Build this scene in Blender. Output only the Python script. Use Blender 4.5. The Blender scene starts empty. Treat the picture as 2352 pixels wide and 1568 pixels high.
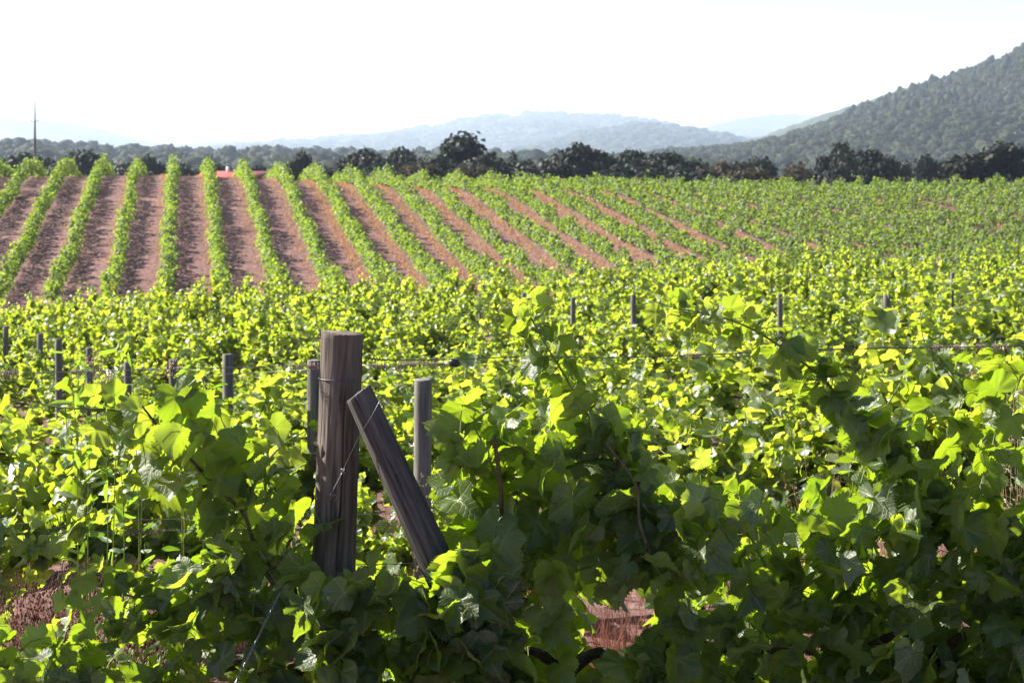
import bpy, math, random
import numpy as np
from mathutils import Vector, Matrix

SC = bpy.context.scene
COL = SC.collection
RNG = np.random.default_rng(11)
random.seed(5)

# ------------------------------------------------------------------ camera, sky, sun, exposure
F_PX = 1911.0                      # focal length in pixels of a 1024 px wide frame
HOR = 150.0                        # horizon row in the 1024 x 682 frame
cam_d = bpy.data.cameras.new('camera')
cam = bpy.data.objects.new('camera', cam_d)
COL.objects.link(cam)
cam.location = (0, 0, 0)
cam.rotation_euler = (math.pi / 2, 0, 0)
cam_d.sensor_width = 36.0
cam_d.lens = 36.0 * F_PX / 1024.0
cam_d.shift_y = -(341.0 - HOR) / 1024.0
cam_d.clip_start = 0.05
cam_d.clip_end = 30000
cam_d.dof.use_dof = True
cam_d.dof.focus_distance = 5.65
cam_d.dof.aperture_fstop = 13.0
SC.camera = cam

SUN_AZ, SUN_EL = -70.0, 37.0       # degrees; azimuth from straight ahead, minus = to the left
sa, se = math.radians(SUN_AZ), math.radians(SUN_EL)
SUN_DIR = np.array([math.sin(sa) * math.cos(se), math.cos(sa) * math.cos(se), math.sin(se)])

world = bpy.data.worlds.new('World')
SC.world = world
world.use_nodes = True
wn = world.node_tree
wn.nodes.clear()
sky = wn.nodes.new('ShaderNodeTexSky')
sky.sky_type = 'NISHITA'
sky.sun_disc = False
sky.sun_elevation = se
sky.sun_rotation = sa % (2 * math.pi)
sky.altitude = 200
sky.air_density = 1.0
sky.dust_density = 0.45
sky.ozone_density = 1.0
bg = wn.nodes.new('ShaderNodeBackground')
bg.inputs['Strength'].default_value = 0.05
wo = wn.nodes.new('ShaderNodeOutputWorld')
wn.links.new(sky.outputs[0], bg.inputs['Color'])
wn.links.new(bg.outputs[0], wo.inputs['Surface'])

sun_l = bpy.data.lights.new('sun', 'SUN')
sun_l.energy = 5.0
sun_l.angle = math.radians(0.5)
sun_l.color = (1.0, 0.93, 0.82)
sun = bpy.data.objects.new('sun', sun_l)
COL.objects.link(sun)
sun.rotation_euler = Vector(tuple(-SUN_DIR)).to_track_quat('-Z', 'Y').to_euler()

SC.view_settings.view_transform = 'Standard'
SC.view_settings.look = 'None'
SC.view_settings.gamma = 1.0
SC.view_settings.use_curve_mapping = False
SC.view_settings.exposure = 1.9
cy = SC.cycles
cy.max_bounces = 8
cy.diffuse_bounces = 1
cy.glossy_bounces = 2
cy.transmission_bounces = 3
cy.volume_bounces = 1
cy.transparent_max_bounces = 8
cy.use_denoising = True

KU = 1024.0 / 2352.0


def W(u, v, d):
    """point at distance d seen at (u, v) of the photograph shown 2352 px wide"""
    return np.array([(u * KU - 512.0) / F_PX * d, d, -(v * KU - HOR) / F_PX * d])


# ------------------------------------------------------------------ node helpers
class NT:
    def __init__(s, name):
        s.m = bpy.data.materials.new(name)
        s.m.use_nodes = True
        s.t = s.m.node_tree
        s.t.nodes.clear()
        s.out = s.t.nodes.new('ShaderNodeOutputMaterial')

    def n(s, typ, ins=None, **kw):
        nd = s.t.nodes.new('ShaderNode' + typ)
        for k, v in kw.items():
            setattr(nd, k, v)
        for k, v in (ins or {}).items():
            s.put(nd.inputs[k], v)
        return nd

    def put(s, sock, v):
        if isinstance(v, bpy.types.NodeSocket):
            s.t.links.new(v, sock)
        elif isinstance(v, bpy.types.Node):
            s.t.links.new(v.outputs[0], sock)
        else:
            if isinstance(v, tuple) and len(v) == 3 and sock.type == 'RGBA':
                v = v + (1.0,)
            sock.default_value = v

    def math(s, op, a, b=None, c=None):
        nd = s.t.nodes.new('ShaderNodeMath')
        nd.operation = op
        for i, x in enumerate((a, b, c)):
            if x is not None:
                s.put(nd.inputs[i], x)
        return nd.outputs[0]

    def ramp(s, fac, stops):
        nd = s.t.nodes.new('ShaderNodeValToRGB')
        s.put(nd.inputs[0], fac)
        el = nd.color_ramp.elements
        while len(el) < len(stops):
            el.new(0.5)
        for e, (p, c) in zip(el, stops):
            e.position = p
            e.color = tuple(c) + (1.0,)
        return nd.outputs[0]

    def mix(s, fac, a, b, mode='MIX'):
        nd = s.t.nodes.new('ShaderNodeMix')
        nd.data_type = 'RGBA'
        nd.blend_type = mode
        s.put(nd.inputs[0], fac)
        s.put(nd.inputs[6], a)
        s.put(nd.inputs[7], b)
        return nd.outputs[2]

    def noise(s, vec, scale, detail=4.0, rough=0.55, dist=0.0):
        nd = s.n('TexNoise', {'Scale': scale, 'Detail': detail, 'Roughness': rough, 'Distortion': dist})
        if vec is not None:
            s.put(nd.inputs['Vector'], vec)
        return nd.outputs[0]

    def done(s, shader):
        s.t.links.new(shader if isinstance(shader, bpy.types.NodeSocket) else shader.outputs[0], s.out.inputs['Surface'])
        return s.m


def leaf_material(name, up, under, trans, veins=False, t_fac=0.45, rough=0.42, spec=0.5, spots=True):
    t = NT(name)
    at = t.n('Attribute', attribute_name='leaf_pos')
    sp = t.n('SeparateXYZ', {0: at.outputs['Vector']})
    x, y, r = sp.outputs[0], sp.outputs[1], sp.outputs[2]
    cu = t.ramp(r, up)
    cd = t.ramp(r, under)
    ct = t.ramp(r, trans)
    geo = t.n('NewGeometry')
    nz = t.noise(geo.outputs['Position'], 35.0, 3.0)
    shade = t.n('MapRange', {'Value': nz, 'From Min': 0.3, 'From Max': 0.7, 'To Min': 0.75, 'To Max': 1.2}).outputs[0]
    bump = None
    if veins:
        ax = t.math('ABSOLUTE', x)
        best = None
        sec = None
        for a in (0.0, 0.95, 1.9):
            dx, dy = math.sin(a), math.cos(a)
            al = t.math('ADD', t.math('MULTIPLY', ax, dx), t.math('MULTIPLY', y, dy))
            pe = t.math('ABSOLUTE', t.math('SUBTRACT', t.math('MULTIPLY', ax, dy), t.math('MULTIPLY', y, dx)))
            pe2 = t.math('ADD', pe, t.math('MULTIPLY', t.math('LESS_THAN', al, 0.0), 9.0))
            pw = t.math('ADD', pe2, t.math('MULTIPLY', al, 0.012))
            s2 = t.math('FRACT', t.math('MULTIPLY', t.math('SUBTRACT', al, t.math('MULTIPLY', pe, 0.85)), 6.5))
            s2 = t.math('ABSOLUTE', t.math('SUBTRACT', s2, 0.5))          # 0 in the middle of a vein
            if best is None:
                best, sec = pw, s2
            else:
                lt = t.math('LESS_THAN', pw, best)
                sec = t.math('ADD', t.math('MULTIPLY', lt, s2), t.math('MULTIPLY', t.math('SUBTRACT', 1.0, lt), sec))
                best = t.math('MINIMUM', best, pw)
        main = t.n('MapRange', {'Value': best, 'From Min': 0.012, 'From Max': 0.034, 'To Min': 1.0, 'To Max': 0.0}).outputs[0]
        secm = t.n('MapRange', {'Value': sec, 'From Min': 0.03, 'From Max': 0.13, 'To Min': 1.0, 'To Max': 0.0}).outputs[0]
        vein = t.math('MAXIMUM', main, t.math('MULTIPLY', secm, 0.55))
        cu = t.mix(t.math('MULTIPLY', vein, 0.45), cu, (0.22, 0.27, 0.08))
        cd = t.mix(t.math('MULTIPLY', vein, 0.5), cd, (0.36, 0.40, 0.22))
        ct = t.mix(t.math('MULTIPLY', vein, 0.45), ct, (0.20, 0.26, 0.02))
        blis = t.n('TexVoronoi', {'Vector': at.outputs['Vector'], 'Scale': 11.0}, feature='F1').outputs[0]
        hgt = t.math('SUBTRACT', t.math('MULTIPLY', blis, -0.5), t.math('MULTIPLY', vein, 0.6))
        hgt = t.math('ADD', hgt, t.math('MULTIPLY', nz, 0.5))
        bump = t.n('Bump', {'Height': hgt, 'Strength': 0.34, 'Distance': 0.006}).outputs[0]
    col = t.mix(geo.outputs['Backfacing'], cu, cd)
    col = t.mix(1.0, col, t.n('CombineXYZ', {0: shade, 1: shade, 2: shade}).outputs[0], 'MULTIPLY')
    if spots:
        rs = t.noise(at.outputs['Vector'], 3.3, 2.0)
        sm = t.n('MapRange', {'Value': rs, 'From Min': 0.70, 'From Max': 0.74}).outputs[0]
        col = t.mix(sm, col, (0.20, 0.09, 0.02))
        ct = t.mix(sm, ct, (0.45, 0.10, 0.01))
    pb = t.n('BsdfPrincipled', {'Base Color': col, 'Roughness': rough, 'Specular IOR Level': spec})
    tr = t.n('BsdfTranslucent', {'Color': ct})
    if bump is not None:
        t.put(pb.inputs['Normal'], bump)
    ms = t.n('MixShader', {0: t_fac, 1: pb, 2: tr})
    return t.done(ms)


UP = [(0.0, (0.030, 0.066, 0.012)), (0.5, (0.048, 0.098, 0.016)), (0.85, (0.085, 0.145, 0.024)), (0.985, (0.10, 0.15, 0.02)), (1.0, (0.24, 0.15, 0.03))]
UND = [(0.0, (0.10, 0.14, 0.085)), (0.6, (0.16, 0.20, 0.12)), (1.0, (0.18, 0.21, 0.12))]
TRN = [(0.0, (0.34, 0.50, 0.012)), (0.5, (0.54, 0.68, 0.02)), (0.9, (0.74, 0.84, 0.05)), (1.0, (0.80, 0.88, 0.09))]
TRN_N = [(p, tuple(q * f for q, f in zip(c, (0.80, 0.90, 0.9)))) for p, c in TRN]
UP_M = [(p, tuple(q * 0.68 for q in c)) for p, c in UP]
TRN_M = [(p, tuple(q * 1.06 for q in c[:2]) + (c[2] * 1.6,)) for p, c in TRN]
UND_M = [(p, tuple(q * 0.8 for q in c)) for p, c in UND]
UP_N = [(p, tuple(q * 0.48 for q in c)) for p, c in UP]
UND_N = [(p, tuple(q * 0.50 for q in c)) for p, c in UND]
M_LEAF = leaf_material('vine_leaf', UP_N, UND_N, TRN_N, veins=True, t_fac=0.36, rough=0.47, spec=0.55)
M_LEAF_MID = leaf_material('vine_leaf_mid_rows', UP_M, UND_M, TRN_M, t_fac=0.42, rough=0.44, spec=0.7)
UPF = [(0.0, (0.017, 0.038, 0.010)), (0.5, (0.031, 0.060, 0.014)), (1.0, (0.062, 0.095, 0.022))]
UNF = [(0.0, (0.06, 0.09, 0.045)), (1.0, (0.10, 0.13, 0.06))]
TRF = [(0.0, (0.18, 0.29, 0.022)), (0.5, (0.27, 0.40, 0.03)), (1.0, (0.42, 0.54, 0.05))]
M_LEAF_FAR = leaf_material('vine_leaf_far_slope', UPF, UNF, TRF, t_fac=0.42, rough=0.5, spec=0.3, spots=False)
M_OAK = leaf_material('oak_leaf', [(0.0, (0.005, 0.008, 0.006)), (1.0, (0.026, 0.032, 0.015))],
                      [(0.0, (0.008, 0.011, 0.009)), (1.0, (0.020, 0.024, 0.016))],
                      [(0.0, (0.02, 0.03, 0.012)), (1.0, (0.035, 0.045, 0.015))], t_fac=0.18, rough=0.6, spec=0.2, spots=False)
M_BRUSH = leaf_material('brown_scrub_leaf', [(0.0, (0.035, 0.03, 0.02)), (1.0, (0.085, 0.066, 0.044))],
                        [(0.0, (0.03, 0.025, 0.018)), (1.0, (0.05, 0.04, 0.028))],
                        [(0.0, (0.08, 0.08, 0.02)), (1.0, (0.10, 0.09, 0.03))], t_fac=0.18, rough=0.7, spec=0.1, spots=False)
M_FOREST = leaf_material('hill_forest_leaf', [(0.0, (0.006, 0.010, 0.006)), (1.0, (0.032, 0.039, 0.017))],
                         [(0.0, (0.02, 0.03, 0.016)), (1.0, (0.05, 0.062, 0.028))],
                         [(0.0, (0.06, 0.09, 0.02)), (1.0, (0.10, 0.13, 0.03))], t_fac=0.15, rough=0.7, spec=0.1, spots=False)


def simple(name, col, rough=0.7, metal=0.0, spec=0.4, nscale=None, amt=0.3, trans=None):
    t = NT(name)
    c = col
    if nscale:
        geo = t.n('NewGeometry')
        nz = t.noise(geo.outputs['Position'], nscale, 4.0)
        c = t.ramp(nz, [(0.3, tuple(x * (1 - amt) for x in col)), (0.7, tuple(min(1, x * (1 + amt)) for x in col))])
    pb = t.n('BsdfPrincipled', {'Base Color': c, 'Roughness': rough, 'Metallic': metal, 'Specular IOR Level': spec})
    if trans:
        tr = t.n('BsdfTranslucent', {'Color': trans})
        return t.done(t.n('MixShader', {0: 0.4, 1: pb, 2: tr}))
    return t.done(pb)


M_WIRE = simple('galvanised_wire', (0.20, 0.20, 0.22), 0.45, 0.8)
M_WIRE_DARK = simple('dark_wire', (0.10, 0.095, 0.10), 0.5, 0.6)
M_CLIP = simple('black_plastic', (0.03, 0.028, 0.035), 0.45)
M_CANE = simple('vine_cane', (0.085, 0.060, 0.030), 0.6, nscale=60, amt=0.4)
M_GREEN_STEM = simple('green_shoot', (0.16, 0.20, 0.05), 0.5, nscale=50, amt=0.3, trans=(0.3, 0.36, 0.03))
M_TENDRIL = simple('tendril', (0.34, 0.34, 0.09), 0.5, trans=(0.5, 0.5, 0.08))
M_DRY_TENDRIL = simple('dry_tendril', (0.16, 0.11, 0.10), 0.8)
M_BARK = simple('vine_bark', (0.055, 0.038, 0.028), 0.9, nscale=45, amt=0.5)
M_TRUNK = simple('tree_bark', (0.06, 0.05, 0.045), 0.9, nscale=3, amt=0.4)
M_STRAW = simple('dry_grass', (0.20, 0.115, 0.06), 0.8, nscale=2.0, amt=0.35, trans=(0.26, 0.14, 0.06))
M_STRAW_FAR = simple('pale_orange_straw', (0.40, 0.225, 0.11), 0.8, nscale=1.0, amt=0.35, trans=(0.42, 0.23, 0.10))
M_STRAW_RED = simple('rust_red_dry_grass', (0.13, 0.050, 0.034), 0.8, nscale=9.0, amt=0.4, trans=(0.2, 0.065, 0.035))
M_SEED = simple('pale_seed_heads', (0.34, 0.27, 0.15), 0.7, nscale=30, amt=0.25, trans=(0.4, 0.32, 0.14))
M_OAT = simple('oat_husks', (0.68, 0.62, 0.50), 0.5, trans=(0.7, 0.64, 0.5))
M_PINK = simple('pinkish_flower_fluff', (0.60, 0.44, 0.32), 0.8, trans=(0.6, 0.44, 0.3))
M_WEED_LEAF = leaf_material('weed_leaf', [(0.0, (0.04, 0.10, 0.02)), (1.0, (0.06, 0.13, 0.025))], UND,
                            [(0.0, (0.25, 0.5, 0.02)), (1.0, (0.4, 0.6, 0.03))], t_fac=0.45, spots=False)


def wood_material(name, dark, light, green=0.0):
    t = NT(name)
    tc = t.n('TexCoord')
    mp = t.n('Mapping', {'Vector': tc.outputs['Object'], 'Scale': (38.0, 38.0, 2.6)})
    g = t.noise(mp.outputs[0], 1.6, 8.0, 0.65, 0.4)
    mp2 = t.n('Mapping', {'Vector': tc.outputs['Object'], 'Scale': (16.0, 16.0, 2.0)})
    b = t.noise(mp2.outputs[0], 1.0, 4.0)
    c = t.ramp(g, [(0.29, dark), (0.48, tuple(0.5 * (p + q) for p, q in zip(dark, light))), (0.68, light)])
    c = t.mix(t.n('MapRange', {'Value': b, 'From Min': 0.35, 'From Max': 0.7, 'To Min': 0.0, 'To Max': 0.6}).outputs[0], c, tuple(x * 0.6 for x in dark))
    if green:
        gm = t.noise(tc.outputs['Object'], 7.0, 3.0)
        c = t.mix(t.math('MULTIPLY', gm, green), c, (0.10, 0.12, 0.08))
    fi = t.n('Mapping', {'Vector': tc.outputs['Object'], 'Scale': (170.0, 170.0, 3.0)})
    f = t.noise(fi.outputs[0], 1.0, 3.0)
    hg = t.math('ADD', g, t.math('MULTIPLY', f, 0.6))
    bp = t.n('Bump', {'Height': hg, 'Strength': 0.7, 'Distance': 0.004})
    return t.done(t.n('BsdfPrincipled', {'Base Color': c, 'Roughness': 0.85, 'Specular IOR Level': 0.25, 'Normal': bp.outputs[0]}))


M_WOOD = wood_material('weathered_post_wood', (0.022, 0.017, 0.018), (0.26, 0.20, 0.17))
M_WOOD_GREY = wood_material('grey_treated_wood', (0.07, 0.06, 0.062), (0.28, 0.245, 0.235), 0.4)
M_WOOD_BRACE = wood_material('brace_wood', (0.017, 0.014, 0.016), (0.16, 0.135, 0.13))


# ------------------------------------------------------------------ mesh helpers
def mesh_np(name, verts, faces, mats, mat_idx=None, smooth=False, leaf_pos=None, parent=None, loc=None):
    """faces: list of (M, k) arrays; returns a linked object"""
    me = bpy.data.meshes.new(name)
    verts = np.asarray(verts, dtype=np.float32)
    me.vertices.add(len(verts))
    me.vertices.foreach_set('co', verts.ravel())
    faces = [np.asarray(f, dtype=np.int32) for f in faces if len(f)]
    tot = np.concatenate([np.full(len(f), f.shape[1], dtype=np.int32) for f in faces])
    idx = np.concatenate([f.ravel() for f in faces])
    me.loops.add(len(idx))
    me.loops.foreach_set('vertex_index', idx)
    me.polygons.add(len(tot))
    st = np.zeros(len(tot), dtype=np.int32)
    st[1:] = np.cumsum(tot)[:-1]
    me.polygons.foreach_set('loop_start', st)
    me.polygons.foreach_set('loop_total', tot)
    if not isinstance(mats, (list, tuple)):
        mats = [mats]
    for m in mats:
        me.materials.append(m)
    if mat_idx is not None:
        me.polygons.foreach_set('material_index', np.asarray(mat_idx, dtype=np.int32))
    if smooth:
        me.polygons.foreach_set('use_smooth', np.ones(len(tot), dtype=bool))
    if leaf_pos is not None:
        a = me.attributes.new('leaf_pos', 'FLOAT_VECTOR', 'POINT')
        a.data.foreach_set('vector', np.asarray(leaf_pos, dtype=np.float32).ravel())
    me.update(calc_edges=True)
    ob = bpy.data.objects.new(name, me)
    COL.objects.link(ob)
    if parent is not None:
        ob.parent = parent
    if loc is not None:
        ob.location = tuple(float(q) for q in loc)
    return ob


class MB:
    def __init__(s):
        s.v, s.f4, s.f3, s.n = [], [], [], 0

    def add(s, v, f4=None, f3=None):
        v = np.asarray(v, dtype=np.float64).reshape(-1, 3)
        if f4 is not None and len(f4):
            s.f4.append(np.asarray(f4) + s.n)
        if f3 is not None and len(f3):
            s.f3.append(np.asarray(f3) + s.n)
        s.v.append(v)
        s.n += len(v)

    def tube(s, pts, rad, sides=6, cap=True):
        p = np.asarray(pts, dtype=float)
        n = len(p)
        r = np.broadcast_to(np.asarray(rad, dtype=float), (n,))
        tg = np.gradient(p, axis=0)
        tg /= np.linalg.norm(tg, axis=1)[:, None] + 1e-12
        ref = np.array([0.31, 0.87, 0.38])
        if abs(tg.mean(0) @ ref) > 0.95 * np.linalg.norm(tg.mean(0)):
            ref = np.array([0.9, -0.2, 0.4])
        a = np.cross(tg, ref)
        a /= np.linalg.norm(a, axis=1)[:, None] + 1e-12
        b = np.cross(tg, a)
        th = np.arange(sides) * 2 * math.pi / sides
        v = p[:, None, :] + r[:, None, None] * (np.cos(th)[None, :, None] * a[:, None, :] + np.sin(th)[None, :, None] * b[:, None, :])
        i = np.arange(n - 1)[:, None] * sides
        j = np.arange(sides)[None, :]
        k = (j + 1) % sides
        f = np.stack([i + j, i + k, i + sides + k, i + sides + j], -1).reshape(-1, 4)
        v = v.reshape(-1, 3)
        f3 = None
        if cap:
            v = np.vstack([v, p[0], p[-1]])
            c0, c1 = n * sides, n * sides + 1
            jj = np.arange(sides)
            kk = (jj + 1) % sides
            f3 = np.vstack([np.stack([np.full(sides, c0), kk, jj], -1), np.stack([np.full(sides, c1), (n - 1) * sides + jj, (n - 1) * sides + kk], -1)])
        s.add(v, f, f3)

    def box(s, lo, hi):
        (x0, y0, z0), (x1, y1, z1) = lo, hi
        s.add([(x0, y0, z0), (x1, y0, z0), (x1, y1, z0), (x0, y1, z0), (x0, y0, z1), (x1, y0, z1), (x1, y1, z1), (x0, y1, z1)],
              [(0, 3, 2, 1), (4, 5, 6, 7), (0, 1, 5, 4), (1, 2, 6, 5), (2, 3, 7, 6), (3, 0, 4, 7)])

    def build(s, name, mat, parent=None, smooth=True, loc=None):
        return mesh_np(name, np.vstack(s.v), [np.vstack(s.f4) if s.f4 else [], np.vstack(s.f3) if s.f3 else []], mat, smooth=smooth, parent=parent, loc=loc)


def tag(o, label=None, cat=None, group=None, kind=None):
    if label:
        o['label'] = label
    if cat:
        o['category'] = cat
    if group:
        o['group'] = group
    if kind:
        o['kind'] = kind
    return o


def empty(name, loc):
    o = bpy.data.objects.new(name, None)
    o.empty_display_size = 0.2
    o.location = tuple(float(q) for q in loc)
    COL.objects.link(o)
    return o


def copy_tree(o, parent=None):
    c = o.copy()
    COL.objects.link(c)
    if parent is not None:
        c.parent = parent
    for ch in list(o.children):
        copy_tree(ch, c)
    return c


def spline(pts, n):
    """smooth curve through points (Catmull-Rom)"""
    p = np.asarray(pts, dtype=float)
    p = np.vstack([2 * p[0] - p[1], p, 2 * p[-1] - p[-2]])
    m = len(p) - 3
    out = []
    for q in np.linspace(0, m - 1e-6, n):
        i = int(q)
        t = q - i
        a, b, c, d = p[i], p[i + 1], p[i + 2], p[i + 3]
        out.append(0.5 * ((2 * b) + (c - a) * t + (2 * a - 5 * b + 4 * c - d) * t * t + (3 * b - a - 3 * c + d) * t ** 3))
    return np.array(out)


def unit(v):
    return v / (np.linalg.norm(v, axis=-1, keepdims=True) + 1e-9)


# ------------------------------------------------------------------ terrain
_kd = [-60, -20, 0, 5.6, 9.8, 13, 16, 19, 22, 28, 35, 41, 46, 60, 75, 85, 90, 95, 130, 136, 140, 146, 160, 200, 300, 500, 12000]
_kz = [-1.5, -1.5, -1.7, -2.08, -2.44, -2.62, -2.84, -3.08, -3.30, -3.62, -4.05, -4.30, -4.40, -5.4, -6.3, -6.6, -6.6, -6.2, -2.22, -1.85, -1.88, -2.25, -3.6, -7.0, -11.5, -13, -13]
_td = np.arange(-60, 600, 0.5)
_tz = np.interp(_td, _kd, _kz)
_ker = np.exp(-np.linspace(-2, 2, 13) ** 2)
_ker /= _ker.sum()
_tz = np.convolve(np.pad(_tz, 6, mode='edge'), _ker, 'valid')
_kc = [(-60, 0.03), (5, 0.03), (10, 0.06), (15, 0.08), (22, 0.082), (28, 0.068), (46, 0.04), (90, 0.012), (110, 0.0), (200, 0.0), (12000, 0)]


def ground_z(x, d):
    x = np.asarray(x, dtype=float)
    d = np.asarray(d, dtype=float)
    z = np.where(d < 599, np.interp(d, _td, _tz), -13.0)
    c = np.interp(d, [a for a, b in _kc], [b for a, b in _kc])
    z = z + c * np.clip(x, -40, 40)
    q = np.clip((d - 90) / 44, 0, 1.3)
    z = z - q * np.interp(x * 134.0 / np.maximum(d, 30), [-24, -18.8, -13.8, -9, -5.4, 3.8, 36], [0, .12, .32, .6, .8, 1.15, 1.3]) * np.clip((320 - d) / 100, 0, 1)
    w = np.clip((d - 80) / 20, 0, 1) * np.clip((260 - d) / 60, 0, 1)
    z = z + w * (0.06 * np.sin(x * 0.09 + 0.7) + 0.10 * np.sin(x * 0.21 + d * 0.05))
    return z


def gz(x, d):
    return float(ground_z(x, d))


# the far field: rows run up the slope, 2.55 m apart
FR_DIR = np.array([-0.171, 1.0])
FR_SP = 2.55
FR_X0 = -16.6


def build_terrain():
    d = np.concatenate([np.linspace(-60, 0, 20), np.linspace(1, 30, 150), np.linspace(30.4, 90, 100), np.linspace(90.5, 170, 150), np.geomspace(172, 14000, 86)])
    s = np.concatenate([np.linspace(-6, -1.15, 20), np.linspace(-1.1, 1.1, 150), np.linspace(1.15, 6, 20)])
    D, S = np.meshgrid(d, s, indexing='ij')
    X = S * (4.0 + 0.34 * np.maximum(D, 0) + 0.1 * np.abs(D))
    Z = ground_z(X, D)
    near = (D < 40)
    Z = Z + near * (0.02 * np.sin(X * 5.1 + D * 3.3) + 0.015 * np.sin(X * 11 - D * 7.7) + 0.02 * np.sin(D * 5.9 + X * 1.7))
    n, m = D.shape
    i = np.arange(n - 1)[:, None] * m
    j = np.arange(m - 1)[None, :]
    f = np.stack([i + j, i + j + 1, i + m + j + 1, i + m + j], -1).reshape(-1, 4)
    t = NT('red_brown_earth')
    geo = t.n('NewGeometry')
    P = geo.outputs['Position']
    sp = t.n('SeparateXYZ', {0: P})
    n1 = t.noise(P, 0.35, 6.0, 0.6)
    n2 = t.noise(P, 3.5, 8.0, 0.7)
    n3 = t.noise(P, 0.02, 4.0, 0.55)
    soil = t.ramp(n2, [(0.28, (0.056, 0.029, 0.030)), (0.5, (0.145, 0.080, 0.077)), (0.72, (0.28, 0.168, 0.158))])
    soil = t.mix(t.n('MapRange', {'Value': n1, 'From Min': 0.35, 'From Max': 0.65, 'To Min': 0.0, 'To Max': 0.5}).outputs[0], soil, (0.20, 0.120, 0.100))
    n4 = t.noise(P, 0.11, 3.0, 0.5)
    soil = t.mix(t.n('MapRange', {'Value': n4, 'From Min': 0.42, 'From Max': 0.66, 'To Min': 0.0, 'To Max': 0.6}).outputs[0], soil, (0.115, 0.062, 0.060))
    plain = t.ramp(n3, [(0.42, (0.10, 0.11, 0.05)), (0.50, (0.30, 0.26, 0.16)), (0.60, (0.42, 0.35, 0.24))])
    far = t.n('MapRange', {'Value': sp.outputs[1], 'From Min': 165.0, 'From Max': 200.0}).outputs[0]
    col = t.mix(far, soil, plain)
    bp = t.n('Bump', {'Height': t.math('ADD', n2, t.math('MULTIPLY', n1, 0.6)), 'Strength': 1.0, 'Distance': 0.12})
    mt = t.done(t.n('BsdfPrincipled', {'Base Color': col, 'Roughness': 0.95, 'Specular IOR Level': 0.15, 'Normal': bp.outputs[0]}))
    o = mesh_np('ground', np.stack([X, D, Z], -1).reshape(-1, 3), [f], mt, smooth=True)
    tag(o, kind='structure')


build_terrain()


# ------------------------------------------------------------------ hills
M_HILL = NT('hill_ground')
_g = M_HILL.n('NewGeometry')
_n = M_HILL.noise(_g.outputs['Position'], 0.03, 6.0, 0.65)
_n2 = M_HILL.noise(_g.outputs['Position'], 0.004, 3.0, 0.5)
_c = M_HILL.ramp(_n, [(0.35, (0.018, 0.026, 0.012)), (0.55, (0.035, 0.043, 0.02)), (0.75, (0.085, 0.08, 0.045))])
_c = M_HILL.mix(M_HILL.n('MapRange', {'Value': _n2, 'From Min': 0.52, 'From Max': 0.66, 'To Min': 0.0, 'To Max': 0.45}).outputs[0], _c, (0.13, 0.115, 0.07))
M_HILL = M_HILL.done(M_HILL.n('BsdfPrincipled', {'Base Color': _c, 'Roughness': 0.95, 'Specular IOR Level': 0.1}))
HILLS = {}


def hill(key, name, sil, d0, d1, d2, bumps=0.0, seed=0, lower=0.0, trees=None):
    """sil: ridge line (u, v); the ridge stands at distance d1, the foot at d0, the back foot at d2"""
    us = np.array([a for a, b in sil], dtype=float)
    vs = np.array([b for a, b in sil], dtype=float)
    U = np.linspace(us[0], us[-1], 260)
    Vv = np.interp(U, us, vs)
    k = np.hanning(13)
    k /= k.sum()
    Vv = np.convolve(np.pad(Vv, 6, mode='edge'), k, 'valid')
    rg = np.random.default_rng(seed)
    ztop = -(Vv * KU - HOR) / F_PX * d1 - lower
    tt = np.concatenate([np.linspace(0, 1, 36), np.linspace(1.06, 2, 14)])
    Z0 = -14.0
    dd = np.where(tt <= 1, d0 + (d1 - d0) * tt, d1 + (d2 - d1) * (tt - 1))
    az = (U * KU - 512) / F_PX
    prof = np.where(tt <= 1, tt ** 0.85 * (1.15 - 0.15 * tt), (1 - (tt - 1)) ** 1.3)
    T, A = np.meshgrid(tt, az, indexing='ij')
    Dd = np.broadcast_to(dd[:, None], T.shape)
    Zt = np.broadcast_to(ztop[None, :], T.shape)
    Pf = np.broadcast_to(prof[:, None], T.shape)
    Z = Z0 + (Zt - Z0) * Pf
    ph = rg.uniform(0, 6, 6)
    H = np.maximum(Zt - Z0, 1)
    Z = Z + H * 0.07 * np.sin(T * math.pi).clip(0, 1) * (np.sin(A * 40 + ph[0]) + np.sin(A * 75 + T * 5 + ph[1]) + 0.6 * np.sin(T * 11 + A * 30 + ph[2]))
    X = A * Dd
    n, m = T.shape
    i = np.arange(n - 1)[:, None] * m
    j = np.arange(m - 1)[None, :]
    f = np.stack([i + j, i + j + 1, i + m + j + 1, i + m + j], -1).reshape(-1, 4)
    if bumps:
        Z = Z + rg.uniform(0, bumps, Z.shape) * (T > 0.05)
    o = mesh_np(name, np.stack([X, Dd, Z], -1).reshape(-1, 3), [f], M_HILL, smooth=not bumps)
    tag(o, kind='structure')
    HILLS[key] = (tt, az, X, Dd, Z)
    return o


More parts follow.
